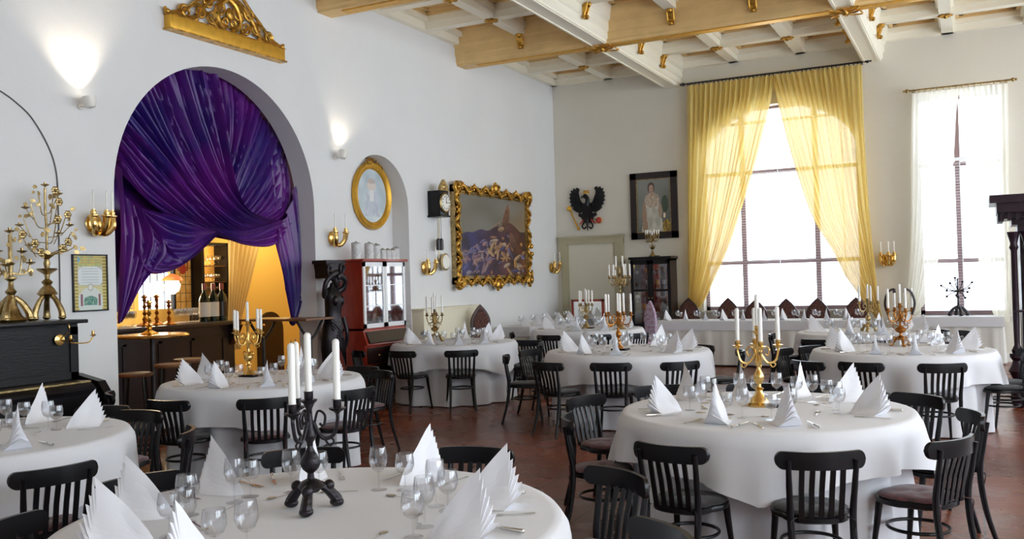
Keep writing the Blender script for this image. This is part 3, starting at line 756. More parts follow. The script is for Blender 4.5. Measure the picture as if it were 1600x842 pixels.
def ovalp(s,q):
    x=(s-.5)*2;y=(q-.5)*2
    c=mix((.40,.50,.55),(.62,.70,.74),.5+.8*nz(x*2,y*2,3))
    if ((x)/.30)**2+((y-.35)/.17)**2<1: c=(.68,.60,.56)
    if (x/.26)**2+((y-.52)/.10)**2<1: c=(.52,.44,.42)
    if abs(x)<.38+.20*(-y) and -.75<y<.15: c=mix((.60,.64,.70),(.42,.46,.56),.5+nz(x*5,y*5,1))
    if abs(x)<.12 and -.2<y<.2: c=(.72,.72,.74)
    return c
paint('canvas',lambda u,v:(.02,u,v),2*ry*.84,2*rz*.84,44,60,ovalp,t,mask=lambda s,q:((s-.5)*2)**2+((q-.5)*2)**2<1.0)

# ---- hanging bracket clock with weights, and round plate
p=onx(692,330,XW)
t=thing('wall_clock','black bracket clock with white enamel dial and hanging weights','clock',(XW,12.66,2.70))
MB().box(0,.24,-.13,.13,.02,.42,bev=.006).build('case','black_wood',t)
MB().box(-.0,.26,-.15,.15,-.01,.02).build('shelf','black_wood',t,smooth=0)
b_=MB(); b_.lathe([(.002,0),(.155,0),(.165,.02),(.15,.03),(.145,.02),(.002,.018)],n=32,M=Matrix.Translation((.24,0,.22))@Matrix.Rotation(PI/2,4,'Y')); b_.build('bezel','old_brass',t)
dl=MB().lathe([(.002,0),(.135,0),(.135,.006),(.002,.01)],n=32,M=Matrix.Translation((.265,0,.22))@Matrix.Rotation(PI/2,4,'Y')).build('dial','dial',t)
b_=MB()
for i in range(12):
    a=i*PI/6; y,z=.105*math.sin(a),.22+.105*math.cos(a); b_.box(.272,.277,y-.006,y+.006,z-.012,z+.012,M=None)
b_.box(.277,.281,-.005,.005,.20,.31).box(.277,.281,-.005,.07,.215,.225); b_.build('hour_mark','lead',dl,smooth=0)
b_=MB(); b_.prism([(-.13,.42),(.13,.42),(.10,.50),(.04,.56),(0,.60),(-.04,.56),(-.10,.50)],lambda p:(.20,p[0],p[1]),lambda p:(.25,p[0],p[1])); b_.sphere((.24,0,.48),.05,(.5,1,1)); b_.build('pediment','old_brass',t)
for y in (-.055,.0,.055):
    MB().tube([(.13,y,0),(.13,y,-.38)],.004,5).build('cord','wire',t)
for y in (-.045,.05): MB().lathe([(.006,0),(.035,.01),(.035,.17),(.02,.19),(.004,.2)],(.13,y,-.55),14).build('weight','dark_wood',t)
MB().tube([(.10,.02,0),(.10,.02,-.68)],.005,5).build('pendulum_rod','old_brass',t)
p=onx(697,409,XW+.10)
MB().lathe([(.002,0),(.135,0),(.145,.012),(.12,.02),(.002,.022)],n=30,M=Matrix.Translation((.08,p.y-12.66,p.z-2.70))@Matrix.Rotation(PI/2,4,'Y')).build('bob','old_brass',t)
MB().lathe([(.002,0),(.118,0),(.118,.006),(.002,.008)],n=30,M=Matrix.Translation((.101,p.y-12.66,p.z-2.70))@Matrix.Rotation(PI/2,4,'Y')).build('bob_face','dial',t)

# ---- big painting in rococo frame
A=[onx(u,v,XW+.12) for u,v in ((715,289),(828,305),(828,440),(713,445))]
y0,y1=(A[0].y+A[3].y)/2,(A[1].y+A[2].y)/2; z1=(A[0].z+A[1].z)/2; z0=(A[2].z+A[3].z)/2
pw,ph=y1-y0,z1-z0
t=thing('battle_painting','large battle painting in a heavily carved gilded frame on the left wall','painting',(XW,(y0+y1)/2,(z0+z1)/2)); 
fwid=.17
def battle(s,q):
    x,y=s,q
    sky=mix((.20,.17,.11),(.26,.24,.20),y); sky=mix(sky,(.42,.22,.05),max(0,(x-.55)*2)*(1-abs(y-.55)*1.2))
    sky=mix(sky,(.36,.36,.33),max(0,.5+1.2*nz(x*3,y*4,2))*.5*(y>.45))
    sky=tuple(k*.7 for k in sky); c=sky
    ridge=.62-.25*abs(x-.7)+.06*nz(x*6,0,5)
    if y<ridge+.05:
        base=mix((.05,.045,.16),(.16,.05,.02),x*1.3-.1+.3*nz(x*3,y*3,7)); c=mix(base,(.02,.015,.02),.4+.8*nz(x*7,y*7,9))
    for k_,(fx_,fy_,rx_,ry_,an,col) in enumerate(FIG):
        dx,dy=x-fx_,y-fy_; u=(dx*math.cos(an)+dy*math.sin(an))/rx_; v=(-dx*math.sin(an)+dy*math.cos(an))/ry_
        r2=u*u+v*v
        if r2<1: c=mix(col,tuple(k*.3 for k in col),max(0,min(1,.35-.5*v+.4*nz(x*25,y*25,k_))))
    return c
r_=random.Random(21); FIG=[]
for i in range(95):
    x=r_.uniform(.04,.97); y=r_.uniform(.04,.55-.3*abs(x-.62))
    col=r_.choice([(.50,.32,.17),(.42,.22,.10),(.34,.15,.06),(.20,.18,.32),(.46,.36,.26),(.55,.28,.07),(.10,.09,.22)])
    if x<.4: col=mix(col,(.16,.16,.36),.45)
    FIG.append((x,y,r_.uniform(.02,.075),r_.uniform(.010,.028),r_.uniform(0,PI),col))
FIG+= [(.68,.72,.05,.17,-.25,(.20,.09,.05)),(.70,.86,.02,.06,-.3,(.25,.12,.06)),(.55,.66,.10,.018,.5,(.30,.22,.16)),(.60,.60,.05,.03,.3,(.4,.25,.15)),(.78,.45,.05,.12,.3,(.18,.08,.05))]
paint('canvas',lambda u,v:(.09,u,v),pw-.24,ph-.24,120,100,battle,t)
b_=MB()
for ring,(w_,xx) in enumerate(((.12,.13),(.145,.10))):
    for (a,b2,c,d) in ((-pw/2+w_-.03,-pw/2+w_,-ph/2+w_-.03,ph/2-w_+.03),(pw/2-w_,pw/2-w_+.03,-ph/2+w_-.03,ph/2-w_+.03),(-pw/2+w_-.03,pw/2-w_+.03,-ph/2+w_-.03,-ph/2+w_),(-pw/2+w_-.03,pw/2-w_+.03,ph/2-w_,ph/2-w_+.03)):
        b_.box(.05,xx,a,b2,c,d)
for (a,b2,c,d) in ((-pw/2,-pw/2+.12,-ph/2,ph/2),(pw/2-.12,pw/2,-ph/2,ph/2),(-pw/2,pw/2,-ph/2,-ph/2+.12),(-pw/2,pw/2,ph/2-.12,ph/2)): b_.box(0,.09,a,b2,c,d)
b_.build('frame','old_brass',t,smooth=0)
b_=MB(); rr=random.Random(5)
def acanthus(b_,y,z,dy,dz,s_):
    # an S-leaf running along the frame with a curled tip
    nyy,nzz=-dz,dy; P=[]
    for i in range(9):
        q=i/8; off=.055*math.sin(q*2*PI)*s_; P.append((.10+.035*math.sin(q*PI),y+dy*(q-.5)*.30+nyy*off,z+dz*(q-.5)*.30+nzz*off))
    b_.tube(P,[.012,.022,.03,.034,.03,.03,.024,.016,.008],7)
    b_.sphere(P[8],.026).sphere(P[0],.022)
    for k_ in (2,4,6): b_.sphere((P[k_][0]+.01,P[k_][1]+nyy*.03*s_,P[k_][2]+nzz*.03*s_),.022,(1,1,1),8,6)
for side in range(4):
    L_=pw if side%2==0 else ph; n_=round(L_/.20)
    for i in range(n_):
        q=-L_/2+(i+.5)*L_/n_; s_=1 if i%2 else -1
        if side==0: acanthus(b_,q,ph/2-.05,1,0,s_)
        elif side==2: acanthus(b_,q,-ph/2+.05,1,0,s_)
        elif side==1: acanthus(b_,pw/2-.05,q,0,1,s_)
        else: acanthus(b_,-pw/2+.05,q,0,1,s_)
for sy,sz in ((-1,-1),(1,-1),(1,1),(-1,1)):
    c=(sy*(pw/2-.04),sz*(ph/2-.04)); scroll(b_,c,.11,1.5,rr.random()*6,.035,sy*sz,x=.13); b_.sphere((.14,c[0],c[1]),.05)
    scroll(b_,(c[0]-sy*.10,c[1]+sz*.02),.07,1.3,1,.02,-sy*sz,x=.13); scroll(b_,(c[0]+sy*.02,c[1]-sz*.12),.07,1.3,1,.02,sy*sz,x=.13)
b_.build('carving','gilt',t,smooth=60)
b_=MB()
for zc,sg in ((ph/2+.03,1),(-ph/2-.03,-1)):
    b_.sphere((.13,0,zc),.07,(.7,1,1.3)); 
    for s_ in (-1,1): scroll(b_,(s_*.09,zc-.01*sg),.07,1.4,0,.025,s_*sg,x=.13)
    b_.sphere((.13,0,zc+.08*sg),.035)
b_.sphere((.12,pw/2+.04,-.15),.05).sphere((.12,pw/2+.05,-.30),.05)
b_.build('cartouche','gilt',t,smooth=60)

# ---- radiator covers along the wall
for i,(ya,yb,z) in enumerate(((11.98,13.75,1.20),)):
    t=thing('radiator_cover','cream boxed radiator cover below the hanging clock','radiator cover',(0,0,0))
    MB().box(XW+.0,XW+.22,ya,yb,0.02,z,bev=.006).build('panel','cream_trim',t)
    MB().box(XW,XW+.25,ya-.02,yb+.02,z,z+.025).build('top_board','cream_trim',t,smooth=0)

# ================================================================ BAR BEHIND THE ARCH
XB=-11.5
wl=onx(216,440,XB).y; wr=onx(281,440,XB).y; wt=onx(250,408,XB).z; wb=onx(250,483,XB).z
am=(wl+wr)/2; arr=(wr-wl)/2
hole=[(wl,wb)]+list(reversed(arc(am,wt-arr,arr,0,PI,20)))+[(wr,wb)]
h2y0,h2y1=onx(188,440,XB).y,onx(209,440,XB).y
hole2=[(h2y0,wb),(h2y0,wt-.35),(h2y1,wt-.35),(h2y1,wb)]
b_=MB().plate([[(4.5,0),(15,0),(15,5),(4.5,5)],hole,hole2],lambda p:(XB,p[0],p[1]),lambda p:(XB-.2,p[0],p[1]))
struct(b_.build('wall_bar_back','ochre_wall',smooth=0))
struct(MB().box(XB,XW-.31,4.4,4.6,0,5).box(XB,XW-.31,14.9,15.1,0,5).build('wall_bar_side','ochre_wall',smooth=0))
struct(MB().box(XB-.2,XW-.31,4.4,15.1,4.6,4.8).build('wall_bar_top','plaster',smooth=0))
lead=MB()
for i in range(1,5):
    y=lerp(h2y0,h2y1,i/5); lead.box(XB-.06,XB-.05,y-.006,y+.006,wb,wt-.3)
for i in range(1,12):
    z=lerp(wb,wt-.3,i/12); lead.box(XB-.06,XB-.05,h2y0,h2y1,z-.006,z+.006); 
for i in range(1,6):
    y=lerp(wl,wr,i/6); lead.box(XB-.06,XB-.045,y-.005,y+.005,wb,wt)
fr=struct(lead.build('window_3','lead',smooth=0)); MB().box(XB-.08,XB-.075,wl,wr,wb,wt).box(XB-.08,XB-.075,h2y0,h2y1,wb,wt-.35).build('pane','pane',fr,smooth=0)
for i,(y,z,pw_,c) in enumerate(((9.6,3.3,28,(1,.72,.36)),(12.4,3.0,85,(1,.78,.40)))):
    lamp('bar_warm_light','POINT',(-10.4,y,z),pw_,c,.15)  # point lights without a fixture, added to warm the bar room
# counter
cyr=onx(374,499,-9.75).y
t=thing('bar_counter','dark polished bar counter with purple-brown front under the arch','bar counter',(0,0,0))
MB().box(-10.45,-9.70,6.2,cyr,1.10,1.16,bev=.012).build('counter_top','dark_wood',t)
MB().box(-10.4,-9.80,6.25,cyr-.06,0,1.10).build('front_panel','bar_panel',t,smooth=0)
b_=MB()
for i in range(6):
    y=lerp(6.4,cyr-.9,i/5); 
    for q in ((y,y+.03,.15,.95),(y+.6,y+.63,.15,.95),(y,y+.63,.15,.18),(y,y+.63,.92,.95)): b_.box(-9.80,-9.785,*q)
b_.build('panel_moulding','bar_panel',t,smooth=0)
b_=MB().prism([(-9.80,1.10),(-9.62,1.10),(-9.68,.98),(-9.80,.80)],lambda p:(p[0],cyr-.16,p[1]),lambda p:(p[0],cyr-.06,p[1])); b_.build('bracket','dark_wood',t,smooth=0)
# back shelves with glasses and leaded panel
def B(u,v,x=XB+.25): return onx(u,v,x)
sy0,sy1=B(314,430).y,B(353,430).y; szt=B(333,384).z; szb=B(333,492).z-.1
t=thing('bar_shelf_unit','black-framed lit shelf unit full of glasses behind the bar','shelf unit',(0,0,0))
b_=MB()
for y in (sy0,sy1): b_.box(XB+.0,XB+.3,y-.03,y+.03,.9,szt+.05)
b_.box(XB,XB+.3,sy0,sy1,szt,szt+.05); b_.build('frame','black_wood',t,smooth=0)
MB().box(XB+.002,XB+.02,sy0,sy1,.9,szt).build('back_panel','amber',t,smooth=0)
sh=[B(333,v).z for v in (415,440,460,484)]
for z in sh: MB().box(XB+.02,XB+.28,sy0+.03,sy1-.03,z-.012,z).build('shelf','brown_wood',t,smooth=0)
def goblet(h=.17,r=.037,name='wine_glass'):
    t=thing(name,'glass','glass')
    MB().lathe([(r*.30,h*.42),(r*.75,h*.50),(r,h*.66),(r*.98,h*.82),(r*.86,h),(r*.83,h),(r*.94,h*.82),(r*.96,h*.66),(r*.70,h*.515),(.002,h*.46)],n=20).build('bowl','crystal',t,smooth=70)
    MB().lathe([(.004,h*.44),(.0035,h*.25),(.004,h*.06)],n=8).build('stem','crystal',t,smooth=70)
    MB().lathe([(.002,.006),(r*.85,.002),(r*.88,0),(.002,0)],n=18).build('foot','crystal',t,smooth=70)
    return Proto(t)
def small_glass(loc,label,group,h,r,m='crystal'):
    o=MB().lathe([(r*.8,0),(r*.3,.006),(.004,.012),(.004,h*.45),(r*.8,h*.55),(r,h*.75),(r*.9,h),(r*.86,h),(r*.94,h*.75),(.003,h*.5)],n=12).build('drinking_glass',m,smooth=60)
    return tag(o,label,'glass',group)
small_mesh={}
def put_glass(loc,label,group,h=.16,r=.034,m='crystal'):
    if m not in small_mesh:
        o=small_glass(loc,label,group,.16,.034,m); small_mesh[m]=o
    else:
        o=small_mesh[m].copy(); COL.objects.link(o); o['label']=label; o['group']=group
    o.location=loc; s_=h/.16; o.scale=(s_*r/.034/ s_ if False else r/.034,r/.034,s_); return o
for k,z in enumerate(sh):
    names=['top','second','third','bottom'][k]
    n=5 if k==0 else 8
    if k==3: continue
    for i in range(n):
        put_glass((XB+.17,lerp(sy0+.08,sy1-.08,i/(n-1)),z+.001),'clear glass on the %s shelf of the lit bar unit, %s'%(names,ORD[i]),'glasses on the lit bar shelves',.17 if k==0 else .13,.045 if k==0 else .03)
for z in sh[:3]: lamp('shelf_light','POINT',(XB+.26,(sy0+sy1)/2,z+.30 if z!=sh[0] else z+.28),3.0,(1,.80,.45),.03)
# amber leaded panel with red emblem
ly0,ly1=B(285,430).y,B(311,430).y; lzt=B(298,392).z; lzb=B(298,484).z
def stained(s,q):
    c=mix((.72,.42,.10),(.90,.66,.28),.5+nz(s*5,q*9,3))
    if abs((s*3)%1-.5)>.47 or abs((q*7)%1-.5)>.475: c=(.06,.04,.02)
    x=(s-.5)*2; y=(q-.70)*5
    if (x/.45)**2+((y)/.45)**2<1: c=(.42,.05,.03)
    if abs(abs(x)-.55-.1*y)<.09 and -.2<y<.9: c=(.30,.06,.03)
    return c
t=thing('stained_glass_panel','amber leaded glass panel with red emblem behind the bar','stained glass panel',(XB+.05,(ly0+ly1)/2,(lzt+lzb)/2))
paint('glass',lambda u,v:(.02,u,v),ly1-ly0,lzt-lzb,60,110,stained,t)
MB().box(0,.05,-(ly1-ly0)/2-.04,-(ly1-ly0)/2,-(lzt-lzb)/2,(lzt-lzb)/2).box(0,.05,(ly1-ly0)/2,(ly1-ly0)/2+.04,-(lzt-lzb)/2,(lzt-lzb)/2).build('frame','black_wood',t,smooth=0)
# lamps behind the bar
def oil_lamp(u,v,x,label,shade):
    p=onx(u,v,x)
    t=thing('hanging_lamp',label,'lamp',p)
    if shade:
        MB().lathe([(.16,-.055),(.13,-.0),(.06,.035),(.025,.05),(.02,.05),(.055,.03),(.12,-.01),(.152,-.055)],n=26).build('shade','red_shade',t)
    MB().lathe([(.03,-.26),(.10,-.20),(.12,-.12),(.08,-.03),(.03,.0),(.002,0)],n=18).build('globe','globe',t)
    MB().tube([(0,0,.10),(0,0,4.55-p.z)],.012,6).build('rod','brass',t)
oil_lamp(208,430,-10.9,'red shaded hanging lamp on the left behind the bar',True)
oil_lamp(269,433,-10.9,'red shaded hanging lamp in front of the lit bar window',True)
oil_lamp(243,440,-11.0,'bright white globe lamp between the two red lamps',False)
l_=lamp('lamp_light','POINT',onx(243,445,-10.8),25,(1,.8,.5),.1)
# things on the counter (counter top z = 1.16)
ZT=1.16
def oncounter(u,x=-10.1): 
    r=ray(u,490); return (x,(r*(x/r.x)).y,ZT)
for i,u in enumerate((186,190.5,195,199.5,204,208,274,279,284,289,294,299,304,309)):
    put_glass(oncounter(u,-10.2),'stemmed wine glass standing on the bar counter, %s in the row'%ORD[i],'wine glasses on the bar counter',.20,.036)
    put_glass(oncounter(u+2,-10.34),'stemmed wine glass at the back edge of the bar counter, %s'%ORD[i],'wine glasses on the bar counter',.20,.036)
def bottle(loc,label,lab):
    t=thing('wine_bottle',label,'bottle',loc,0,'wine bottles on the bar')
    MB().lathe([(.002,0),(.075,0),(.078,.02),(.078,.32),(.05,.39),(.026,.43),(.026,.52),(.03,.525),(.03,.55),(.002,.55)],n=22).build('body','bottle_green',t,smooth=50)
    MB().lathe([(.0785,.07),(.080,.07),(.080,.28),(.0785,.28)],n=22).build('label','paper' if lab else 'dark_wood',t)
    MB().lathe([(.028,.46),(.0315,.46),(.0315,.553),(.002,.556)],n=16).build('capsule','red_wood',t)
for i,(u,lab) in enumerate(((320,1),(334,1),(347,0))):
    bottle(oncounter(u,-10.0),'large dark wine bottle on the bar counter, %s of three'%['left','middle','right'][i],lab)
def candlestick(loc,label,h,mt,group=None,twist=False):
    t=thing('candlestick',label,'candlestick',loc,0,group)
    MB().lathe([(.002,0),(.10,0),(.105,.012),(.07,.03),(.03,.05),(.02,.07)],n=22).build('base',mt,t)
    P=[(.018,.06),(.035,.09),(.016,.12)]
    z=.12
    while z<h-.10: P+=[(.014,z+.02),(.030,z+.05),(.014,z+.08)]; z+=.09
    P+=[(.02,h-.05),(.045,h-.03),(.045,h-.02),(.02,h-.015),(.02,h)]
    MB().lathe(P,n=18).build('stem',mt,t)
    return t
candlestick(oncounter(264,-9.85),'twisted red-brown candlestick at the front of the bar counter',.34,'red_gold')
candlestick(oncounter(226,-9.95),'gold figure candlestick on the bar, left of its twin',.42,'red_gold','gold candlesticks on the bar')
candlestick(oncounter(245,-9.95),'gold figure candlestick on the bar, right of its twin',.42,'red_gold','gold candlesticks on the bar')
# tall round table with lamp foot
p=onz(234,521,1.10); pt=(-9.02,p.y,1.10)
t=thing('bar_table','tall round bar table with glossy rimmed top in front of the bar','table',(-9.0,7.9,0))
MB().lathe([(.002,1.065),(.40,1.065),(.425,1.075),(.425,1.095),(.40,1.10),(.002,1.10)],n=40).build('table_top','dark_wood',t)
MB().lathe([(.405,1.099),(.43,1.085),(.43,1.070),(.433,1.085),(.41,1.104)],n=40).build('rim','brass',t)
MB().lathe([(.25,0),(.25,.02),(.05,.06),(.03,.2),(.03,1.06)],n=20).build('pedestal','black_iron',t)
candlestick((-9.0,7.86,1.101),'tall slim brass candlestick on the round bar table',.42,'brass')
# stools
def stool(loc,label,h,mt):
    t=thing('bar_stool',label,'stool',loc,rnd.uniform(0,1),'stools in front of the bar')
    MB().lathe([(.002,h-.04),(.18,h-.04),(.195,h-.02),(.185,h),(.002,h)],n=28).build('seat',mt,t)
    for i in range(4):
        a=PI/4+i*PI/2; MB().tube(smooth_path([(.13*math.cos(a),.13*math.sin(a),h-.03),(.16*math.cos(a),.16*math.sin(a),h*.5),(.2*math.cos(a),.2*math.sin(a),0)],4),.015,8).build('leg','black_wood',t)
    MB().tube([(.165*math.cos(i*PI/12),.165*math.sin(i*PI/12),h*.35) for i in range(24)],.01,6,close=True).build('foot_ring','black_wood',t)
for i,(u,v,h) in enumerate(((202,562,.80),(268,568,.80),(296,560,.80),(214,580,.70))):
    p=onz(u,v,h); x=max(p.x,-9.35); r=ray(u,v); q=r*(x/r.x)
    stool([(-9.45,7.2,0),(x,q.y,0),(x,q.y,0),(-8.6,7.3,0)][i],'round-seated dark stool by the bar front, %s'%['first from the left, at the back','third from the left','rightmost','second from the left, nearer the arch'][i],max(.45,HC+q.z),'brown_wood')
# cream inner curtain and dark low door opening
c0=[B(356,380,-11.0),B(355,470,-11.0),B(353,560,-11.0)]
def Fc(u,v):
    yl=lerp(B(356,378,-11).y,B(357,560,-11).y,v); yr_=lerp(B(408,378,-11).y,B(374,500,-11).y,min(1,v*1.3)); z=lerp(B(380,372,-11).z,B(380,545,-11).z,v)
    a=u*14*PI
    return (-11.0+.03*math.sin(a+math.sin(v*3))*(.6+.4*v),lerp(yl,yr_,u),z)
tag(MB().grid(Fc,110,30).build('curtain','curtain_cream',smooth=80),'cream inner curtain swept aside beside the bar shelves','curtain')
dl0,dr0=onx(402,520,XB+.02),onx(441,520,XB+.02); dc=(dl0.y+dr0.y)/2; drr=(dr0.y-dl0.y)/2; dz=onx(421,487,XB).z
MBd=MB().prism([(dl0.y,0)]+list(reversed(arc(dc,dz-drr,drr,0,PI,18)))+[(dr0.y,0)],lambda p:(XB+.005,p[0],p[1]),lambda p:(XB+.05,p[0],p[1]))
dd=struct(MBd.build('door_1','dark_wood',smooth=30),'dark low arched door in the ochre bar wall'); MB().sphere((XB+.08,dl0.y+.1,.95),.03).build('door_knob','brass',dd)
# high wooden table by the pier
q=onz(433,503,1.22)
t=thing('high_table','high wooden-topped table with curved iron legs by the arch pier','table',(-8.0,9.35,0))
MB().box(-.75,.42,-.28,.28,1.19,1.22,bev=.006).build('table_top','brown_wood',t)
b_=MB()
for sx in (-.55,.25):
    MB().tube(smooth_path([(sx,-.25,1.18),(sx,-.12,1.02),(sx,0,.95),(sx,.12,1.02),(sx,.25,1.18)],5),.018,8).build('bracket','black_iron',t)
    MB().tube([(sx,0,.95),(sx,0,.05)],.022,8).build('column','black_iron',t)
    MB().box(sx-.03,sx+.03,-.27,.27,0,.05,bev=.01).build('foot','black_iron',t)
MB().box(-.55,.25,-.012,.012,.25,.28).build('stretcher','black_iron',t)

# ================================================================ PIANO
t=thing('upright_piano','black upright piano against the left wall','piano',(XW+.02,4.83,0))
PL,PD=.80,.60
MB().box(0,PD-.10,-PL,PL,.0,1.36).build('body','piano_black',t,smooth=0)
MB().box(-.0,PD+.0,-PL-.04,PL+.04,1.36,1.395,bev=.01).build('lid','black_wood',t)
b_=MB().box(PD-.10,PD-.07,-PL+.03,PL-.03,.86,1.33).box(PD-.07,PD-.055,-PL+.03,PL-.03,1.26,1.33).box(PD-.07,PD-.055,-PL+.03,PL-.03,.86,.92).box(PD-.07,PD-.055,-PL+.03,-PL+.11,.86,1.33).box(PD-.07,PD-.055,PL-.11,PL-.03,.86,1.33)
b_.build('upper_panel','piano_black',t,smooth=0)
MB().box(PD-.10,PD+.24,-PL+.04,PL-.04,.60,.74).build('key_bed','black_wood',t,smooth=0)
f=MB().prism([(PD-.08,.74),(PD+.24,.74),(PD+.25,.78),(PD+.18,.83),(PD-.07,.86)],lambda p:(p[0],-PL+.08,p[1]),lambda p:(p[0],PL-.08,p[1])).build('fallboard','black_wood',t)
MB().box(PD-.065,PD+.17,-PL+.08,PL-.08,.835,.85,M=None).build('brass_strip','old_brass',f,smooth=0)
for s_ in (-1,1):
    y=s_*(PL-.01)
    MB().prism([(PD-.10,.56),(PD+.22,.58),(PD+.30,.64),(PD+.30,.74),(PD+.22,.84),(PD-.10,.90)],lambda p:(p[0],y-.04,p[1]),lambda p:(p[0],y+.04,p[1])).build('arm','black_wood',t)
    MB().lathe([(.03,0),(.05,.02),(.03,.08),(.025,.2),(.04,.35),(.05,.45),(.03,.5),(.045,.56)],(PD+.2,y,0),16).build('leg','black_wood',t)
MB().box(PD-.10,PD-.06,-PL+.06,PL-.06,.06,.58).build('lower_panel','piano_black',t,smooth=0)
for y in (-.1,.05): MB().box(PD-.08,PD+.03,y,y+.05,.06,.075).build('pedal','brass',t,smooth=0)
# piano sconce
p=onx(100,527,XW+.02+PD-.055)
b_=MB(); yl=p.y-4.83; zl=p.z
b_.lathe([(.002,0),(.04,0),(.05,.01),(.02,.02)],n=16,M=Matrix.Translation((PD-.055,yl-.05,zl-.02))@Matrix.Rotation(PI/2,4,'Y'))
b_.tube(smooth_path([(PD-.05,yl-.05,zl-.02),(PD+.05,yl-.03,zl+.06),(PD+.05,yl-.03,zl+.12),(PD+.02,yl-.01,zl+.08)],5),.006,6)
b_.tube(smooth_path([(PD-.05,yl-.05,zl-.02),(PD+.08,yl-.0,zl-.05),(PD+.14,yl+.10,zl-.05),(PD+.14,yl+.15,zl+.0)],5),.006,6)
b_.lathe([(.012,0),(.03,.01),(.012,.02),(.012,.05)],(PD+.14,yl+.15,zl),12); b_.lathe([(.012,0),(.03,.01),(.012,.02),(.012,.05)],(PD+.05,yl-.01,zl-.03),12)
b_.build('candle_bracket','brass',t)

# ---- the two ornate altar candlesticks on the piano
ZP=1.395
def claw_base(b_,w,z0,z1,n=3,ph=0):
    for i in range(n):
        a=ph+i*2*PI/n; c,s=math.cos(a),math.sin(a)
        P=smooth_path([(c*w,s*w,z0+.02),(c*w*.95,s*w*.95,lerp(z0,z1,.35)),(c*w*.6,s*w*.6,lerp(z0,z1,.75)),(c*w*.2,s*w*.2,z1)],4)
        b_.tube(P,[lerp(.030,.018,q/(len(P)-1))*w/.12 for q in range(len(P))],8); b_.sphere((c*w,s*w,z0+.022*w/.12),.03*w/.12,(1.1,1.1,.7))
p=onx(75,495,-7.62); y=p.y
t=thing('altar_candelabrum','tall brass flower-tree candelabrum on piano, beside the poster','candelabrum',(-7.62,y,ZP))
b_=MB(); claw_base(b_,.13,0,.24,3,.5); b_.lathe([(.03,.20),(.09,.24),(.06,.29),(.03,.32),(.05,.35),(.02,.38),(.025,.42),(.085,.46),(.09,.475),(.02,.48),(.03,.52),(.02,.56),(.07,.60),(.02,.61)],n=20); b_.build('base','old_brass',t)
MB().tube(smooth_path([(0,0,.6),(.01,0,.8),(-.01,.005,1.0),(0,0,1.22)],4),.011,8).build('stem','old_brass',t)
def flower(b_,c,r,M=None):
    d=Vector(c); 
    for i in range(6):
        a=i*PI/3; b_.sphere((c[0]+.02,c[1]+r*.6*math.cos(a),c[2]+r*.6*math.sin(a)),r*.5,(.35,1,1),8,5)
    b_.sphere((c[0]+.03,c[1],c[2]),r*.35,(.7,1,1),8,6)
def leaf(b_,c,a,r):
    y,z=c[1],c[2]
    pl=[(0,0),(.3,.35),(.5,.25),(.7,.4),(.85,.2),(1.1,0),(.85,-.2),(.7,-.4),(.5,-.25),(.3,-.35)]
    ca,sa=math.cos(a),math.sin(a)
    f=lambda p,o:(c[0]+o+.2*r*p[0],y+r*(p[0]*ca-p[1]*sa),z+r*(p[0]*sa+p[1]*ca))
    b_.prism(pl,lambda p:f(p,0),lambda p:f(p,.004))
r_=random.Random(3); br=MB(); fl=MB(); lf=MB(); cu=[]
tree=[(-.26,.78,.02),(-.16,.70,.05),(.25,.80,.0),(.17,.72,.06),(-.20,.93,-.03),(.20,.98,.02),(-.17,1.06,.03),(.15,1.10,-.03),(-.10,1.18,.04),(.09,1.20,0),(.05,.92,.08),(.02,1.08,.07),(-.06,.82,.08),(.10,.66,.08),(.30,.68,.0),(-.10,.62,.05)]
for (yy,zz,xx) in tree:
    z0=max(.60,zz-.22); br.tube(smooth_path([(0,0,z0),(xx*.6,yy*.6,z0+.03),(xx,yy,zz)],4),.005,5)
    if r_.random()<.62: flower(fl,(xx,yy,zz),.038)
    for k_ in range(3): leaf(lf,(xx+.01,yy+r_.uniform(-.04,.04),zz+r_.uniform(-.04,.04)),r_.uniform(0,2*PI),r_.uniform(.035,.06))
for (yy,zz) in ((-.26,.86),(-.2,1.02),(.25,.88),(.14,1.17),(0,1.24),(-.17,.68),(.13,.80)):
    br.tube([(0,yy*.6,zz-.1),(0,yy,zz)],.004,5); cu.append(MB().lathe([(.006,-.01),(.035,.005),(.038,.012),(.012,.012),(.012,.03),(.009,.03)],(0,yy,zz),12))
br.build('branches','old_brass',t); fl.build('blossoms','old_brass',t); lf.build('leaves','old_brass',t,smooth=0); [q.build('candle_cup','old_brass',t) for q in cu]
p=onx(18,498,-7.62)
t=thing('altar_candelabrum','shorter branched brass candelabrum at the left end of the piano','candelabrum',(-7.62,p.y,ZP))
b_=MB(); claw_base(b_,.15,0,.22,3,1.2); b_.lathe([(.12,0),(.13,.02),(.09,.05),(.05,.14),(.03,.24),(.05,.27),(.025,.30),(.02,.36),(.05,.385),(.05,.40),(.02,.41),(.022,.50),(.04,.52),(.018,.54),(.015,.78)],n=20); b_.build('base','old_brass',t)
br=MB(); cu=[]; lf=MB()
for (yy,zz) in ((-.13,.62),(.10,.62),(-.20,.50),(.18,.52),(-.06,.50),(.0,.80)):
    br.tube(smooth_path([(0,0,.44),(.02,yy*.7,.43),(.02,yy,zz)],5),.007,6); cu.append(MB().lathe([(.008,-.01),(.04,.005),(.045,.015),(.014,.015),(.014,.04),(.01,.04)],(.02 if yy else 0,yy,zz),14))
    for k_ in range(3): leaf(lf,(.03,yy*.8+r_.uniform(-.04,.04),zz-.08+r_.uniform(-.04,.03)),r_.uniform(0,6),.05)
br.build('arms','old_brass',t); [q.build('candle_cup','old_brass',t) for q in cu]; lf.build('leaves','old_brass',t,smooth=0)
MB()

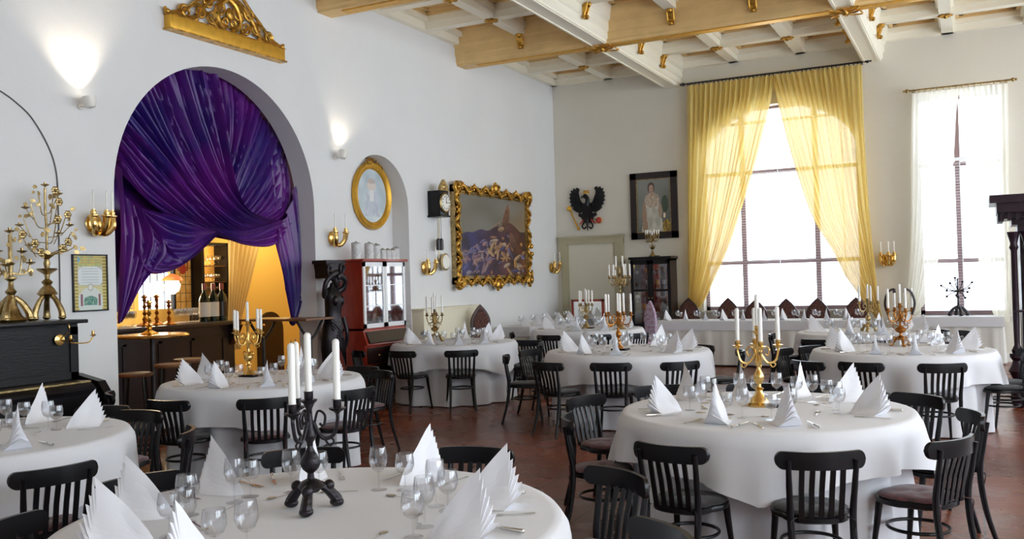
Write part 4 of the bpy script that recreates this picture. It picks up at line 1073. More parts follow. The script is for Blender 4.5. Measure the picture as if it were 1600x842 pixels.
# ================================================================ FAR WALL
# blocked doorway
dx0,dx1=-7.79,-6.43; dzt=2.50
f=MB(); w_=.17
for (a,b2) in ((dx0,dx0+w_),(dx1-w_,dx1)):
    f.box(a,b2,YF-.05,YF,0,dzt-.16); f.box(a+.02,b2-.02,YF-.07,YF-.05,0,dzt-.16)
f.box(dx0-.04,dx1+.04,YF-.07,YF,dzt-.16,dzt).box(dx0-.06,dx1+.06,YF-.10,YF,dzt-.04,dzt).box(dx0-.04,dx0+.02,YF-.06,YF,1.9,dzt-.1).box(dx1-.02,dx1+.04,YF-.06,YF,1.9,dzt-.1)
d_=struct(f.build('door_2','door_paint',smooth=0),'olive painted doorway, blocked')
MB().box(dx0+w_,dx1-w_,YF-.025,YF-.005,0,dzt-.16).build('door_panel','door_panel',d_,smooth=0)
# eagle
p=ony(920,325,YF); t=thing('eagle_emblem','black carved eagle emblem with crown, sceptre and orb','wall emblem',(p.x-.02,YF,p.z))
FL=lambda p,d:(p[0],-d,p[1])
def relief(b_,pl,d0,d1): b_.prism(pl,lambda p:FL(p,d0),lambda p:FL(p,d1))
b_=MB()
for s_ in (-1,1):
    wing=[(.03,.02),(.10,-.06),(.18,-.10),(.26,-.06),(.33,.00),(.31,.03),(.37,.07),(.345,.10),(.395,.15),(.365,.18),(.40,.24),(.365,.26),(.39,.32),(.345,.33),(.36,.39),(.31,.38),(.30,.43),(.25,.40),(.22,.44),(.17,.41),(.20,.33),(.185,.24),(.16,.16),(.10,.10)]
    relief(b_,[(s_*a,c) for a,c in (wing if s_>0 else wing[::-1])],0,.05)
    for i in range(6):
        a=math.radians(15+i*13); b_.tube([(s_*.14,-.055,.02+.02*i),(s_*(.14+.22*math.cos(a*.8)),-.05,.0+.36*math.sin(a))],[.018,.008],6)
    relief(b_,[(s_*a,c) for a,c in ((.02,-.06),(.13,-.12),(.19,-.10),(.20,-.16),(.13,-.20),(.11,-.27),(.05,-.30),(.03,-.2))],0,.05)
relief(b_,[(-.10,.10),(.10,.10),(.12,-.05),(.06,-.20),(0,-.26),(-.06,-.20),(-.12,-.05)],0,.07)
b_.build('body','black_wood',t,smooth=0)
b_=MB().tube(smooth_path([(0,-.06,.06),(.02,-.07,.14),(.015,-.07,.20),(-.01,-.07,.24)],4),[.06,.055,.05,.045]+[.045]*9,10).sphere((-.03,-.07,.245),.05)
b_.tube([(-.06,-.07,.24),(-.10,-.07,.235),(-.12,-.07,.20)],[.025,.018,.004],7); b_.build('head','black_wood',t,smooth=70)
b_=MB()
b_.tube([(0,-.05,-.22),(0,-.05,-.34)],.03,8)
for s_ in (-1,1):
    b_.tube(smooth_path([(0,-.05,-.30),(s_*.07,-.05,-.30),(s_*.12,-.05,-.37),(s_*.08,-.05,-.43),(s_*.03,-.05,-.39)],5),.016,7)
b_.tube([(0,-.05,-.34),(0,-.05,-.48)],[.022,.006],7); b_.build('tail','black_wood',t,smooth=60)
b_=MB().box(-.06,.06,-.09,-.05,.30,.33)
for i in range(3): b_.sphere((-.045+.045*i,-.07,.35),.02)
b_.build('crown','gilt_flat',t)
MB().tube([(-.21,-.05,-.42),(-.30,-.05,-.22),(-.37,-.05,-.04)],[.02,.015,.02],8).sphere((-.40,-.06,.01),.055,(1,.6,1)).sphere((-.20,-.05,-.43),.03).build('sceptre','gilt_flat',t)
ob=MB().sphere((.26,-.06,-.27),.06).build('orb','red_paint',t); 
MB().tube([(.26+.06*math.cos(i*PI/8),-.06-.0,-.27+.06*math.sin(i*PI/8)) for i in range(16)],.012,6,close=True).build('orb_band','gilt_flat',ob)
for s_ in (-1,1): MB().tube([(s_*.08,-.05,-.24),(s_*.17,-.05,-.33)],.014,6).build('talon','red_paint',t)
# portrait in black frame
a=ony(984,272,YF-.04); c=ony(1060,371,YF-.04); pw,ph=c.x-a.x,a.z-c.z
t=thing('framed_portrait','portrait of person in white lace dress in wide black frame','painting',((a.x+c.x)/2,YF,(a.z+c.z)/2))
b_=MB()
for q in ((-pw/2,-pw/2+.13,-ph/2,ph/2),(pw/2-.13,pw/2,-ph/2,ph/2),(-pw/2,pw/2,-ph/2,-ph/2+.13),(-pw/2,pw/2,ph/2-.13,ph/2)): b_.box(q[0],q[1],-.06,0,q[2],q[3])
b_.build('frame','black_frame',t,smooth=0)
b_=MB(); w2_,h2_=pw/2-.13,ph/2-.13
for q in ((-w2_,-w2_+.012,-h2_,h2_),(w2_-.012,w2_,-h2_,h2_),(-w2_,w2_,-h2_,-h2_+.012),(-w2_,w2_,h2_-.012,h2_)): b_.box(q[0],q[1],-.065,-.03,q[2],q[3])
b_.build('slip','old_brass',t,smooth=0)
def portrait(s,q):
    c=mix((.10,.115,.10),(.26,.27,.25),q*.9+.35*nz(s*3,q*3,4)+.25*(1-s))
    def inn(cx_,cy_,rx_,ry_): return ((s-cx_)/rx_)**2+((q-cy_)/ry_)**2<1
    if inn(.82,.52,.10,.16): c=(.05,.08,.05)
    half=.15+.20*max(0,(.75-q))*1.2
    if q<.60 and abs(s-.45)<half: c=mix((.42,.42,.36),(.62,.60,.52),.5+1.2*nz(s*9,q*7,2))
    if inn(.45,.60,.22,.14): c=mix((.60,.52,.40),(.36,.26,.20),.5+nz(s*22,q*22,5))
    if inn(.22,.30,.06,.28) or inn(.24,.12,.08,.12): c=(.38,.24,.15)
    if inn(.68,.40,.06,.14): c=(.40,.30,.22)
    if inn(.44,.755,.045,.09): c=(.42,.27,.20)
    if inn(.43,.83,.105,.105): c=(.10,.06,.045)
    if inn(.435,.805,.068,.085): c=mix((.52,.34,.26),(.34,.20,.15),(s-.42)*6)
    if inn(.41,.815,.012,.008) or inn(.46,.815,.012,.008) or inn(.437,.762,.022,.007): c=(.15,.06,.05)
    if inn(.86,.10,.12,.13): c=mix((.50,.34,.04),(.15,.09,.02),.5+1.5*nz(s*22,q*22,8))
    if inn(.80,.31,.03,.05): c=(.95,.8,.6)
    return c
paint('canvas',lambda u,v:(u,-.035,v),2*w2_,2*h2_,70,96,portrait,t)
# glass-fronted dark cabinet (display)
a=ony(985,406,YF-.45); c=ony(1047,406,YF-.45)
gx0,gx1=a.x,c.x; gz=a.z; gy0,gy1=YF-.47,YF-.03
t=thing('display_cabinet','tall black glazed display cabinet full of glassware','cabinet',(0,0,0))
b_=MB().box(gx0,gx1,gy0+.02,gy1,0,.62).box(gx0,gx0+.04,gy0+.02,gy1,.62,gz).box(gx1-.04,gx1,gy0+.02,gy1,.62,gz).box(gx0,gx1,gy0+.02,gy1,gz-.04,gz)
b_.build('case','dark_wood',t,smooth=0); MB().box(gx0,gx1,gy1-.02,gy1,.62,gz).build('back_panel','mirror',t,smooth=0); MB().box(gx0-.03,gx1+.03,gy0-.03,gy1,gz,gz+.05,bev=.008).build('cornice','black_wood',t)
gsh=[.62,.88,1.12,1.36,1.60]
for z in gsh[1:]: MB().box(gx0+.04,gx1-.04,gy0+.06,gy1-.02,z-.01,z).build('shelf','cab_glass',t,smooth=0)
gm=(gx0+gx1)/2
for (xa,xb) in ((gx0+.0,gm-.003),(gm+.003,gx1)):
    b_=MB().box(xa,xa+.06,gy0,gy0+.02,.62,gz-.02).box(xb-.06,xb,gy0,gy0+.02,.62,gz-.02).box(xa,xb,gy0,gy0+.02,.62,.70).box(xa,xb,gy0,gy0+.02,gz-.10,gz-.02).box(xa,xb,gy0+.002,gy0+.016,1.33,1.37)
    d=b_.build('glass_door','black_wood',t,smooth=0); MB().box(xa+.06,xb-.06,gy0+.008,gy0+.012,.70,gz-.10).build('glass','cab_glass',d,smooth=0); MB().sphere((xb-.03 if xa==gx0 else xa+.03,gy0-.012,1.2),.014).build('knob','brass',d)
    MB().box(xa+.01,xb-.01,gy0-.0,gy0+.018,.08,.58).build('lower_door','dark_wood',t,smooth=0)
for k_,z in enumerate(gsh):
    for i in range(7):
        x=lerp(gx0+.09,gx1-.09,i/6)
        if abs(x-gm)<.03: x+=.04
        m_=['crystal','white_paint','crystal','amber','gloss_white','crystal','brown_wood'][(i+2*k_)%7]
        put_glass((x,gy0+.12+(.1 if i%2 else 0),z+.002),{'crystal':'crystal','white_paint':'white','amber':'amber','gloss_white':'white','brown_wood':'brown'}[m_]+' glass on the %s shelf of the black display cabinet, %s'%(['lowest','second lowest','middle','second highest','highest'][k_],ORD[i]),'glassware in the display cabinet',.19 if i%3 else .14,.042,m_)
# framed mirror leaning by the doorway
a=ony(893,468,17.0); c=ony(945,520,17.0); mw,mh=c.x-a.x,a.z-c.z+.1
t=thing('framed_mirror','red-brown framed mirror standing low before the blocked doorway','mirror',((a.x+c.x)/2,17.0,a.z-mh/2))
b_=MB(); e=.045
for q in ((-mw/2,-mw/2+e,-mh/2,mh/2),(mw/2-e,mw/2,-mh/2,mh/2),(-mw/2,mw/2,-mh/2,-mh/2+e),(-mw/2,mw/2,mh/2-e,mh/2)): b_.box(q[0],q[1],-.02,.02,q[2],q[3])
b_.build('frame','red_wood',t,smooth=0); MB().box(-mw/2+e,mw/2-e,-.005,.005,-mh/2+e,mh/2-e).build('glass','mirror',t,smooth=0)
for s_ in (-1,1): MB().box(s_*mw*.35-.02,s_*mw*.35+.02,-.01,.16,-(a.z-mh/2),-mh/2+.0).build('leg','red_wood',t,smooth=0)

# tall dark carved cupboard at the right edge
yq=11.9; x0=ony(1592,400,yq).x; xc=ony(1556,306,yq).x; zt=ony(1556,306,yq).z
t=thing('carved_cupboard','huge dark carved cupboard with heavy cornice at the right edge','cupboard',(0,0,0))
CW=1.5
MB().box(x0+.02,x0+CW,yq+.15,yq+.75,.0,zt-.35).build('case','purple_wood',t,smooth=0)
b_=MB()
st=[(.00,zt-.42,zt-.34,.00),(.06,zt-.34,zt-.27,.06),(.13,zt-.27,zt-.20,.12),(.21,zt-.20,zt-.09,.20),(.28,zt-.09,zt,.26)]
for (ov,za,zb,_) in st: b_.box(x0-ov,x0+CW+ov,yq+.14-ov,yq+.75,za,zb)
for i in range(9): b_.box(x0-.20,x0-.14,yq+.0+.0+i*.075,yq+.04+i*.075,zt-.30,zt-.2)
for i in range(22): b_.box(x0-.18+i*.08,x0-.14+i*.08,yq-.02,yq+.1,zt-.29,zt-.2)
b_.build('cornice','purple_wood',t,smooth=0)
z3=zt-.42
for xx in (x0-.045,x0+.09,x0+CW-.05):
    MB().lathe([(.05,.62),(.06,.66),(.03,.72),(.03,.75),(.035,1.0),(.033,z3-.22),(.05,z3-.18),(.035,z3-.14),(.055,z3-.06),(.07,z3)],(xx,yq+.10,0),18).build('column','purple_wood',t)
    MB().lathe([(.04,.0),(.07,.03),(.09,.12),(.06,.2),(.04,.24),(.06,.34),(.095,.42),(.06,.50),(.05,.54),(.08,.58),(.08,.62)],(xx,yq+.10,0),18).build('baluster','purple_wood',t)
d=MB().box(x0+.18,x0+CW/2-.02,yq+.12,yq+.15,.70,zt-.5,bev=.01).build('door','purple_wood',t); MB().sphere((x0+CW/2-.06,yq+.10,1.3),.02).build('knob','brass',d)
d=MB().box(x0+CW/2+.02,x0+CW-.12,yq+.12,yq+.15,.70,zt-.5,bev=.01).build('door','purple_wood',t)
MB().box(x0-.07,x0+CW,yq+.03,yq+.20,1.10,1.125).build('moulding','purple_wood',t,smooth=0)

# ================================================================ CHAIRS
def make_chair(name,cush):
    t=thing(name,'black bentwood chair','chair')
    # seat: rounded horseshoe outline
    def outl(sc,z,n=28):
        r=[]
        for i in range(n):
            a=2*PI*i/n; x=.205*math.cos(a); y=.20*math.sin(a)
            if y<0: x*=.86+.0*y; y*=1.0
            k_=1+.05*math.cos(4*a+PI); r.append((x*k_*sc,y*k_*sc,z))
        return r
    MB().loft([outl(.94,.405),outl(1.0,.412),outl(1.0,.433),outl(.95,.440)]).build('seat','black_wood',t,smooth=50)
    # cushion with tufts
    tf=[(0,0)]+[(.105*math.cos(a),.10*math.sin(a)) for a in (PI/4,3*PI/4,5*PI/4,7*PI/4)]
    rings=[]
    for (q,z) in ((.02,.470),(.2,.471),(.4,.470),(.6,.468),(.8,.463),(.93,.453),(.97,.445),(.93,.440)):
        o=outl(q,z); rings.append([(x,y,zz-(sum(.014*math.exp(-((x-a)**2+(y-b2)**2)/.0011) for a,b2 in tf) if q<.95 else 0)+(.004*math.sin(14*math.atan2(y,x)) if q>.9 else 0)) for x,y,zz in o])
    cu=MB().loft(rings).build('cushion',cush,t,smooth=70)
    if cush=='cushion_red': cu['label']='dark red tufted cushion'
    for sx in (-1,1):
        # rear leg running up into the back post
        MB().tube(smooth_path([(sx*.165,-.275,0),(sx*.150,-.215,.22),(sx*.150,-.188,.44),(sx*.157,-.209,.60),(sx*.163,-.232,.735)],4),[.013,.014,.015,.0155,.017,.0175,.018,.018,.018,.018,.017,.016,.016,.015,.0145,.014,.014],10).build('leg','black_wood',t)
        MB().tube(smooth_path([(sx*.150,.130,.41),(sx*.160,.150,.25),(sx*.180,.185,0)],5),[.020,.019,.018,.018,.017,.016,.015,.014,.013,.012,.012],10).build('leg','black_wood',t)
    # hoop stretcher
    MB().tube([(.150*math.cos(a),.005+.155*math.sin(a),.275) for a in (i*PI/14 for i in range(28))],.0095,7,close=True).build('stretcher','black_wood',t)
    # curved crest rail with rounded ends, hollow towards the sitter
    rings=[];n=36
    for i in range(n+1):
        u=math.sin(PI/2*(-1+2*i/n)); x=.218*u; y=-.246+.062*u*u
        e=math.sqrt(max(0,1-max(0,(abs(u)-.84)/.16)**2)); h=.044*max(e,.12); zc=.728; th=.011
        rings.append([(x,y-th,zc-h),(x,y+th,zc-h),(x,y+th*1.2,zc),(x,y+th,zc+h),(x,y-th,zc+h),(x,y-th*1.2,zc)])
    MB().loft(rings).build('crest_rail','black_wood',t,smooth=50)
    for k_ in range(5):
        u=(-2+k_)/3.0; x=.148*u
        y1=-.246+.062*(x/.218)**2+.004
        MB().loft([[(x*.96-.013,-.178-.005,.43),(x*.96+.013,-.178-.005,.43),(x*.96+.013,-.178+.005,.43),(x*.96-.013,-.178+.005,.43)],[(x-.013,-.205-.005,.58),(x+.013,-.205-.005,.58),(x+.013,-.205+.005,.58),(x-.013,-.205+.005,.58)],[(x-.013,y1-.005,.70),(x+.013,y1-.005,.70),(x+.013,y1+.005,.70),(x-.013,y1+.005,.70)]]).build('slat','black_wood',t,smooth=0)
    for sx in (-1,1):
        MB().tube(smooth_path([(sx*.12,-.19,.445),(sx*.155,-.215,.43),(sx*.15,-.21,.37),(sx*.165,-.205,.30)],3),.003,5).build('tie',cush,t)
    return Proto(t)
CH_D=make_chair('bentwood_chair','cushion_dark'); CH_R=make_chair('bentwood_chair','cushion_red')
RTAB=.87
TB={ # centre x, y, radius, phrase
'T1':(-2.18,2.62,.90,'the nearest table'),
'T2':(-1.20,5.75,.87,'the large right table'),
'T3':(-5.85,6.38,.88,'the table before the bar'),
'T4':(-5.33,3.35,.85,'the left edge table'),
'T5':(-6.50,10.90,.85,'the red cabinet table'),
'T6':(-3.60,9.92,.92,'the middle table'),
'T7':(-5.75,13.95,.90,'the far doorway table'),
'T8':(-.72,10.32,.88,'the second right table'),
'T9':(-1.35,13.20,.90,'the third right table')}
CHL=[('T1',212,745,0),('T1',473,702,0),('T1',748,700,0),('T1',974,737,1),('T1',1050,826,0),('T1',0,818,0),
('T2',1285,708,0),('T2',1062,690,0),('T2',1475,684,1),('T2',1440,617,0),('T2',1507,645,0),('T2',902,652,1),('T2',908,620,1),('T2',1026,603,0),('T2',1178,600,0),('T2',1292,602,0),
('T3',271,624,0),('T3',413,617,1),('T3',532,606,1),('T3',603,580,1),('T3',571,573,0),('T3',168,615,0),
('T4',80,728,1),('T4',225,642,1),('T4',242,675,1),('T4',165,635,0),
('T5',627,549,0),('T5',720,547,0),('T5',556,548,0),('T5',795,536,0),
('T6',953,568,0),('T6',1066,566,0),('T6',851,567,0),('T6',788,556,0),('T6',822,547,0),('T6',1134,548,0),('T6',1090,540,0),
('T7',857,524,0),('T7',933,523,0),('T7',999,521,0),('T7',824,532,0),('T7',824,519,0),
('T8',1343,567,0),('T8',1475,569,0),('T8',1566,548,0),('T8',1259,542,0),('T8',1256,565,0),('T8',1226,545,0),('T8',1352,537,0),('T8',1425,536,0),
('T9',1386,530,0),('T9',1281,530,0),('T9',1233,522,0),('T9',1467,516,0),('T9',1505,517,0),('T9',1492,527,0)]
placed={}
for k_,u,v,red in CHL:
    c=onz(u,v,.765); tx,ty,R,_=TB[k_]; d=Vector((tx-c.x,ty-c.y,0)); L_=d.length; d.normalize()
    if (u,v)==(1050,826): d=Vector((-.66,-.75,0)).normalized()
    root=Vector((c.x,c.y,0))+d*.235
    # keep the seat clear of the cloth and of chairs already set
    rr_=(Vector((tx,ty,0))-root).length; mn=R+.14
    if rr_<mn: root-=d*(mn-rr_)
    placed.setdefault(k_,[]).append([root,math.atan2(d.y,d.x)-PI/2,red])
allc=[c for L_ in placed.values() for c in L_]
for _ in range(30):
    for i in range(len(allc)):
        for j in range(i):
            d=allc[i][0]-allc[j][0]; l=d.length
            if l<.43:
                if l<1e-3: d=Vector((1,0,0)); l=1
                m_=d/l*(.43-l)*.5; allc[i][0]=allc[i][0]+m_; allc[j][0]=allc[j][0]-m_
for k_,L_ in placed.items():
    L_.sort(key=lambda c:screen(c[0]+Vector((0,0,.7)))[0])
    for i,(p,a,red) in enumerate(L_):
        (CH_R if red else CH_D).place(p,a,'black bentwood slat-back chair%s at %s, %s'%(', red cushion' if red else '',TB[k_][3],ORD[i]),'bentwood chairs around the dining tables')
p=onz(1567,606,.44); CH_D.place((p.x,p.y,0),PI/2,'black bentwood chair at the right edge in front of the carved cupboard','bentwood chairs around the dining tables')
p=onz(168,577,.46); 
CH_D.place((p.x,p.y,0),PI,'black bentwood chair standing alone by the arch pier beyond the piano','bentwood chairs around the dining tables')
for i,(u,v) in enumerate(((1020,0),)):
    pass

# ================================================================ TABLES, CLOTHS
def round_table(k_,drop=.34,seed=0,rot=0):
    x,y,R,ph=TB[k_]; r=random.Random(seed)
    t=thing('round_table','round folding table under the white cloths of %s'%ph,'table',(x,y,0),0)
    MB().lathe([(.002,.755),(R-.03,.755),(R-.02,.76),(R-.02,.782),(R-.03,.785),(.002,.785)],n=40).build('table_top','brown_wood',t)
    for i in range(4):
        a=PI/4+i*PI/2; MB().tube([(.45*math.cos(a),.45*math.sin(a),.76),(.5*math.cos(a),.5*math.sin(a),0)],.02,8).build('leg','black_iron',t)
    n=160; p1=r.random()*6
    def under(a,z):
        q=(.78-z)/.78; return R-.085+q*.03+ (.040*math.sin(a*11+p1)+.025*math.sin(a*19+2*p1)+.01*math.sin(a*5))*min(1,q*2)
    rows=[]
    for z in (.786,.786,.775,.72,.62,.5,.38,.25,.12,.012):
        first=not rows
        rows.append([((.3 if first else under(a,z) if z<.786 else R-.09)*math.cos(a),(.3 if first else under(a,z) if z<.786 else R-.09)*math.sin(a),z) for a in (2*PI*i/n for i in range(n))])
    u_=MB().loft(rows,caps=False).build('tablecloth','linen',smooth=80); u_.location=(x,y,0)
    tag(u_,'floor-length white under-cloth on %s'%ph,'tablecloth','floor-length white tablecloths')
    rows=[]
    def over(a,q):
        sq=abs(math.cos(2*(a-rot)))      # 0 at the corners of the square cloth
        D=drop+.13*(1-sq)**1.5
        z=.793-D*q
        w=.030*math.sin(a*13+p1*2)+.022*math.sin(a*7+p1)+.012*math.sin(a*23+p1)
        rr=R+.006+.012*q+q*(.07*(1-sq)**2+w*1.0)*min(1,q*1.6)+ (.03 if q>0 else 0)*min(1,q*6)
        return (rr*math.cos(a),rr*math.sin(a),z)
    A=[2*PI*i/n for i in range(n)]
    rows=[[(q*R*math.cos(a),q*R*math.sin(a),.800-(.0 if q<.97 else .002)) for a in A] for q in (.02,.35,.7,.97)]
    rows.append([((R+.002)*math.cos(a),(R+.002)*math.sin(a),.7965) for a in A])
    for q in (.02,.06,.14,.25,.4,.55,.7,.85,1.0): rows.append([over(a,q) for a in A])
    b_=MB(); b_.loft(rows,caps=False); b_.bm.faces.new([v for v in b_.bm.verts[:n]])
    o=b_.build('tablecloth','linen',smooth=80); o.location=(x,y,0)
    tag(o,'square white top cloth draped over %s'%ph,'tablecloth','square white top cloths')
ZTB=.801
for i,k_ in enumerate(TB): round_table(k_,.25 if k_=='T2' else .28,i+3,rot=[.3,-.61,.2,.6,.5,.1,.7,.9,.4][i])

# ---- place settings
def make_napkin():
    t=None; b_=MB()
    for i in range(7):
        w=.016+.0075*i; tx=.050+.0105*i; tz=.235-.029*i; lx=-.125+.004*i
        e=.0016
        T=(tx+.012,0,tz)
        base=[(lx,-w*.5,0),(lx,w*.5,0),(.044+.002*i,w*1.15,0),(.044+.002*i,-w*1.15,0)]
        bm=b_.bm
        # curved tent: ridge from low back to the tip, two bellied sides
        NR=7; ridge=[];sideA=[];sideB=[];ba=[];bb=[]
        for k in range(NR+1):
            q=k/NR; x=lerp(lx,T[0],q); z=tz*(q**.80)*(1-.0*q)+.002
            xb=lerp(lx,.044+.002*i,q); ww=lerp(w*.5,w*1.15,q**.6)
            wob=.003*math.sin(q*9+i)
            ridge.append(bm.verts.new((x,wob,z)))
            sideA.append(bm.verts.new((lerp(xb,x,.5)+.004,ww*.62+wob,z*.52))); sideB.append(bm.verts.new((lerp(xb,x,.5)+.004,-ww*.62+wob,z*.52)))
            ba.append(bm.verts.new((xb,ww,0))); bb.append(bm.verts.new((xb,-ww,0)))
        bm.faces.new((ridge[NR],sideA[NR],ba[NR],bb[NR],sideB[NR]))
        for k in range(NR):
            bm.faces.new((ridge[k],ridge[k+1],sideA[k+1],sideA[k])); bm.faces.new((sideA[k],sideA[k+1],ba[k+1],ba[k]))
            bm.faces.new((ridge[k+1],ridge[k],sideB[k],sideB[k+1])); bm.faces.new((sideB[k+1],sideB[k],bb[k],bb[k+1]))
    o=b_.build('folded_napkin','napkin',smooth=40); return o
NAP=make_napkin(); nap_used=[False]
def napkin(loc,rz,label,group,sc=1):
    o=NAP if not nap_used[0] else NAP.copy()
    if nap_used[0]: COL.objects.link(o)
    nap_used[0]=True; o.location=loc; o.rotation_euler=(0,0,rz); o.scale=(sc,)*3
    tag(o,label,'napkin',group); return o
WG=goblet(.175,.038,'wine_glass'); WT=goblet(.150,.040,'water_glass'); WT.root['category']='glass'
def fork():
    t=thing('fork','fork','fork'); b_=MB()
    b_.loft([[(x-w,-.0012+0,z),(x+w,-.0012,z),(x+w,.0012,z),(x-w,.0012,z)] for x,w,z in ((0,.006,0),(0,.004,.05),(0,.003,.11),(0,.010,.135),(0,.012,.15))],M=Matrix.Rotation(-PI/2,4,'X')@Matrix.Translation((0,-.003,-.095))).build('handle','steel',t)
    for k in range(4):
        x=-.0095+.0063*k; MB().box(x-.0016,x+.0016,.055,.105,.002,.0045).build('tine','steel',t,smooth=0)
    return Proto(t)
def knife():
    t=thing('table_knife','knife','knife')
    MB().lathe([(.002,0),(.008,.005),(.0075,.05),(.006,.095),(.003,.10)],n=10,M=Matrix.Rotation(-PI/2,4,'X')@Matrix.Translation((0,-.0085,-.11))).build('handle','steel',t)
    MB().prism([(-.004,-.012),(.009,-.012),(.010,.06),(.004,.105),(-.004,.115)],lambda p:(p[0],p[1],.006),lambda p:(p[0],p[1],.008)).build('blade','steel',t,smooth=0)
    return Proto(t)
FK=fork(); KN=knife()
def spoon():
    t=thing('spoon','spoon','spoon')
    MB().loft([[(x-w,-.001,z),(x+w,-.001,z),(x+w,.001,z),(x-w,.001,z)] for x,w,z in ((0,.006,0),(0,.003,.06),(0,.003,.11))],M=Matrix.Rotation(-PI/2,4,'X')@Matrix.Translation((0,-.003,-.09))).build('handle','steel',t)
    MB().sphere((0,.042,.005),.02,(.75,1.2,.2),14,6).build('bowl','steel',t); return Proto(t)
SP=spoon()
def polar(k_,u,v):
    p=onz(u,v,.8); x,y,R,_=TB[k_]; return math.atan2(p.y-y,p.x-x)
def wedge(*deg): return [math.radians(d) for d in deg]
NP={'T1':[polar('T1',u,v) for u,v in ((312,768),(485,742),(668,745),(790,790),(880,868))]+wedge(196,236,276),
'T2':[polar('T2',u,v) for u,v in ((1012,645),(1070,622),(1158,612),(1248,615),(1310,628),(1385,648),(1238,668),(1098,668))],
'T3':[polar('T3',u,v) for u,v in ((266,602),(312,590),(322,614),(425,610),(470,602),(515,590))]+wedge(100,60),
'T4':[polar('T4',u,v) for u,v in ((118,668),(20,700),(60,648),(-20,655))]+wedge(-70,-110,170),
'T5':[polar('T5',u,v) for u,v in ((595,538),(617,540),(652,540),(708,540),(748,536),(768,530))]+wedge(100,60),
'T6':[polar('T6',u,v) for u,v in ((868,550),(895,555),(955,556),(918,542),(980,540),(1028,548),(1070,546))]+wedge(75),
'T7':[polar('T7',u,v) for u,v in ((850,514),(878,508),(925,514),(985,512))]+wedge(95,50,-75,140),
'T8':[polar('T8',u,v) for u,v in ((1293,545),(1325,550),(1370,558),(1445,558),(1500,556),(1540,546),(1442,540))]+wedge(85),
'T9':[polar('T9',u,v) for u,v in ((1280,518),(1325,524),(1380,524),(1430,518),(1372,510))]+wedge(100,60,-70)}
rs=random.Random(42)
items=[]   # (kind, table, loc, rz, extra)
for k_,A in NP.items():
    x,y,R,ph=TB[k_]; A=sorted(a%(2*PI) for a in A)
    # spread places that sit too close together
    for _ in range(40):
        for i in range(len(A)):
            j=(i+1)%len(A); g=(A[j]-A[i])%(2*PI)
            if g<.60: A[i]-=(.60-g)/2*.5; A[j]+=(.60-g)/2*.5
    for a in A:
        a+=rs.uniform(-.03,.03); c,s=math.cos(a),math.sin(a); T=Vector((-s,c,0)); O=Vector((x,y,0))
        def at(r,tn,z=ZTB): q=O+Vector((c,s,0))*r+T*tn; return (q.x,q.y,z)
        items.append(('nap',k_,at(R-.24,0),a+rs.uniform(-.35,.35)))
        items.append(('wine',k_,at(R-.45,.06+rs.uniform(-.02,.02)),rs.random()))
        items.append(('water',k_,at(R-.41,-.035+rs.uniform(-.015,.015)),rs.random()))
        items.append(('knife',k_,at(R-.20,.145),a+PI/2+rs.uniform(-.08,.08)))
        items.append(('fork',k_,at(R-.20,-.145),a+PI/2+rs.uniform(-.08,.08)))
        if k_ in ('T1','T2','T3','T4','T6'): items.append(('spoon',k_,at(R-.52,.02-.12,),a+rs.uniform(-.2,.2)))
WORD={'nap':('white napkin fan','folded napkin fans'),'wine':('stemmed wine glass','wine glasses on the tables'),'water':('smaller water goblet','water goblets on the tables'),'knife':('steel table knife','table knives'),'fork':('steel fork','forks'),'spoon':('small steel spoon','spoons')}
for k_ in TB:
    cx_,cy_,R,ph=TB[k_]
    for kind in WORD:
        L_=[it for it in items if it[0]==kind and it[1]==k_]
        L_.sort(key=lambda it:screen(it[2])[0])
        sets={'far':[],'near':[]}
        cc=screen((cx_,cy_,.8))[1]
        for it in L_: sets['near' if screen(it[2])[1]>cc else 'far'].append(it)
        for sd,Q in sets.items():
            for i,it in enumerate(Q):
                lb='%s, %s side of %s, %s'%(WORD[kind][0],sd,ph,ORD[i]); gp=WORD[kind][1]
                if kind=='nap': napkin(it[2],it[3],lb,gp,rs.uniform(.95,1.08) if k_!='T1' else 1.0)
                elif kind=='wine': WG.place(it[2],it[3],lb,gp)
                elif kind=='water': WT.place(it[2],it[3],lb,gp)
                elif kind=='knife': KN.place(it[2],it[3],lb,gp)
                elif kind=='fork': FK.place(it[2],it[3],lb,gp)
                else: SP.place(it[2],it[3],lb,gp)

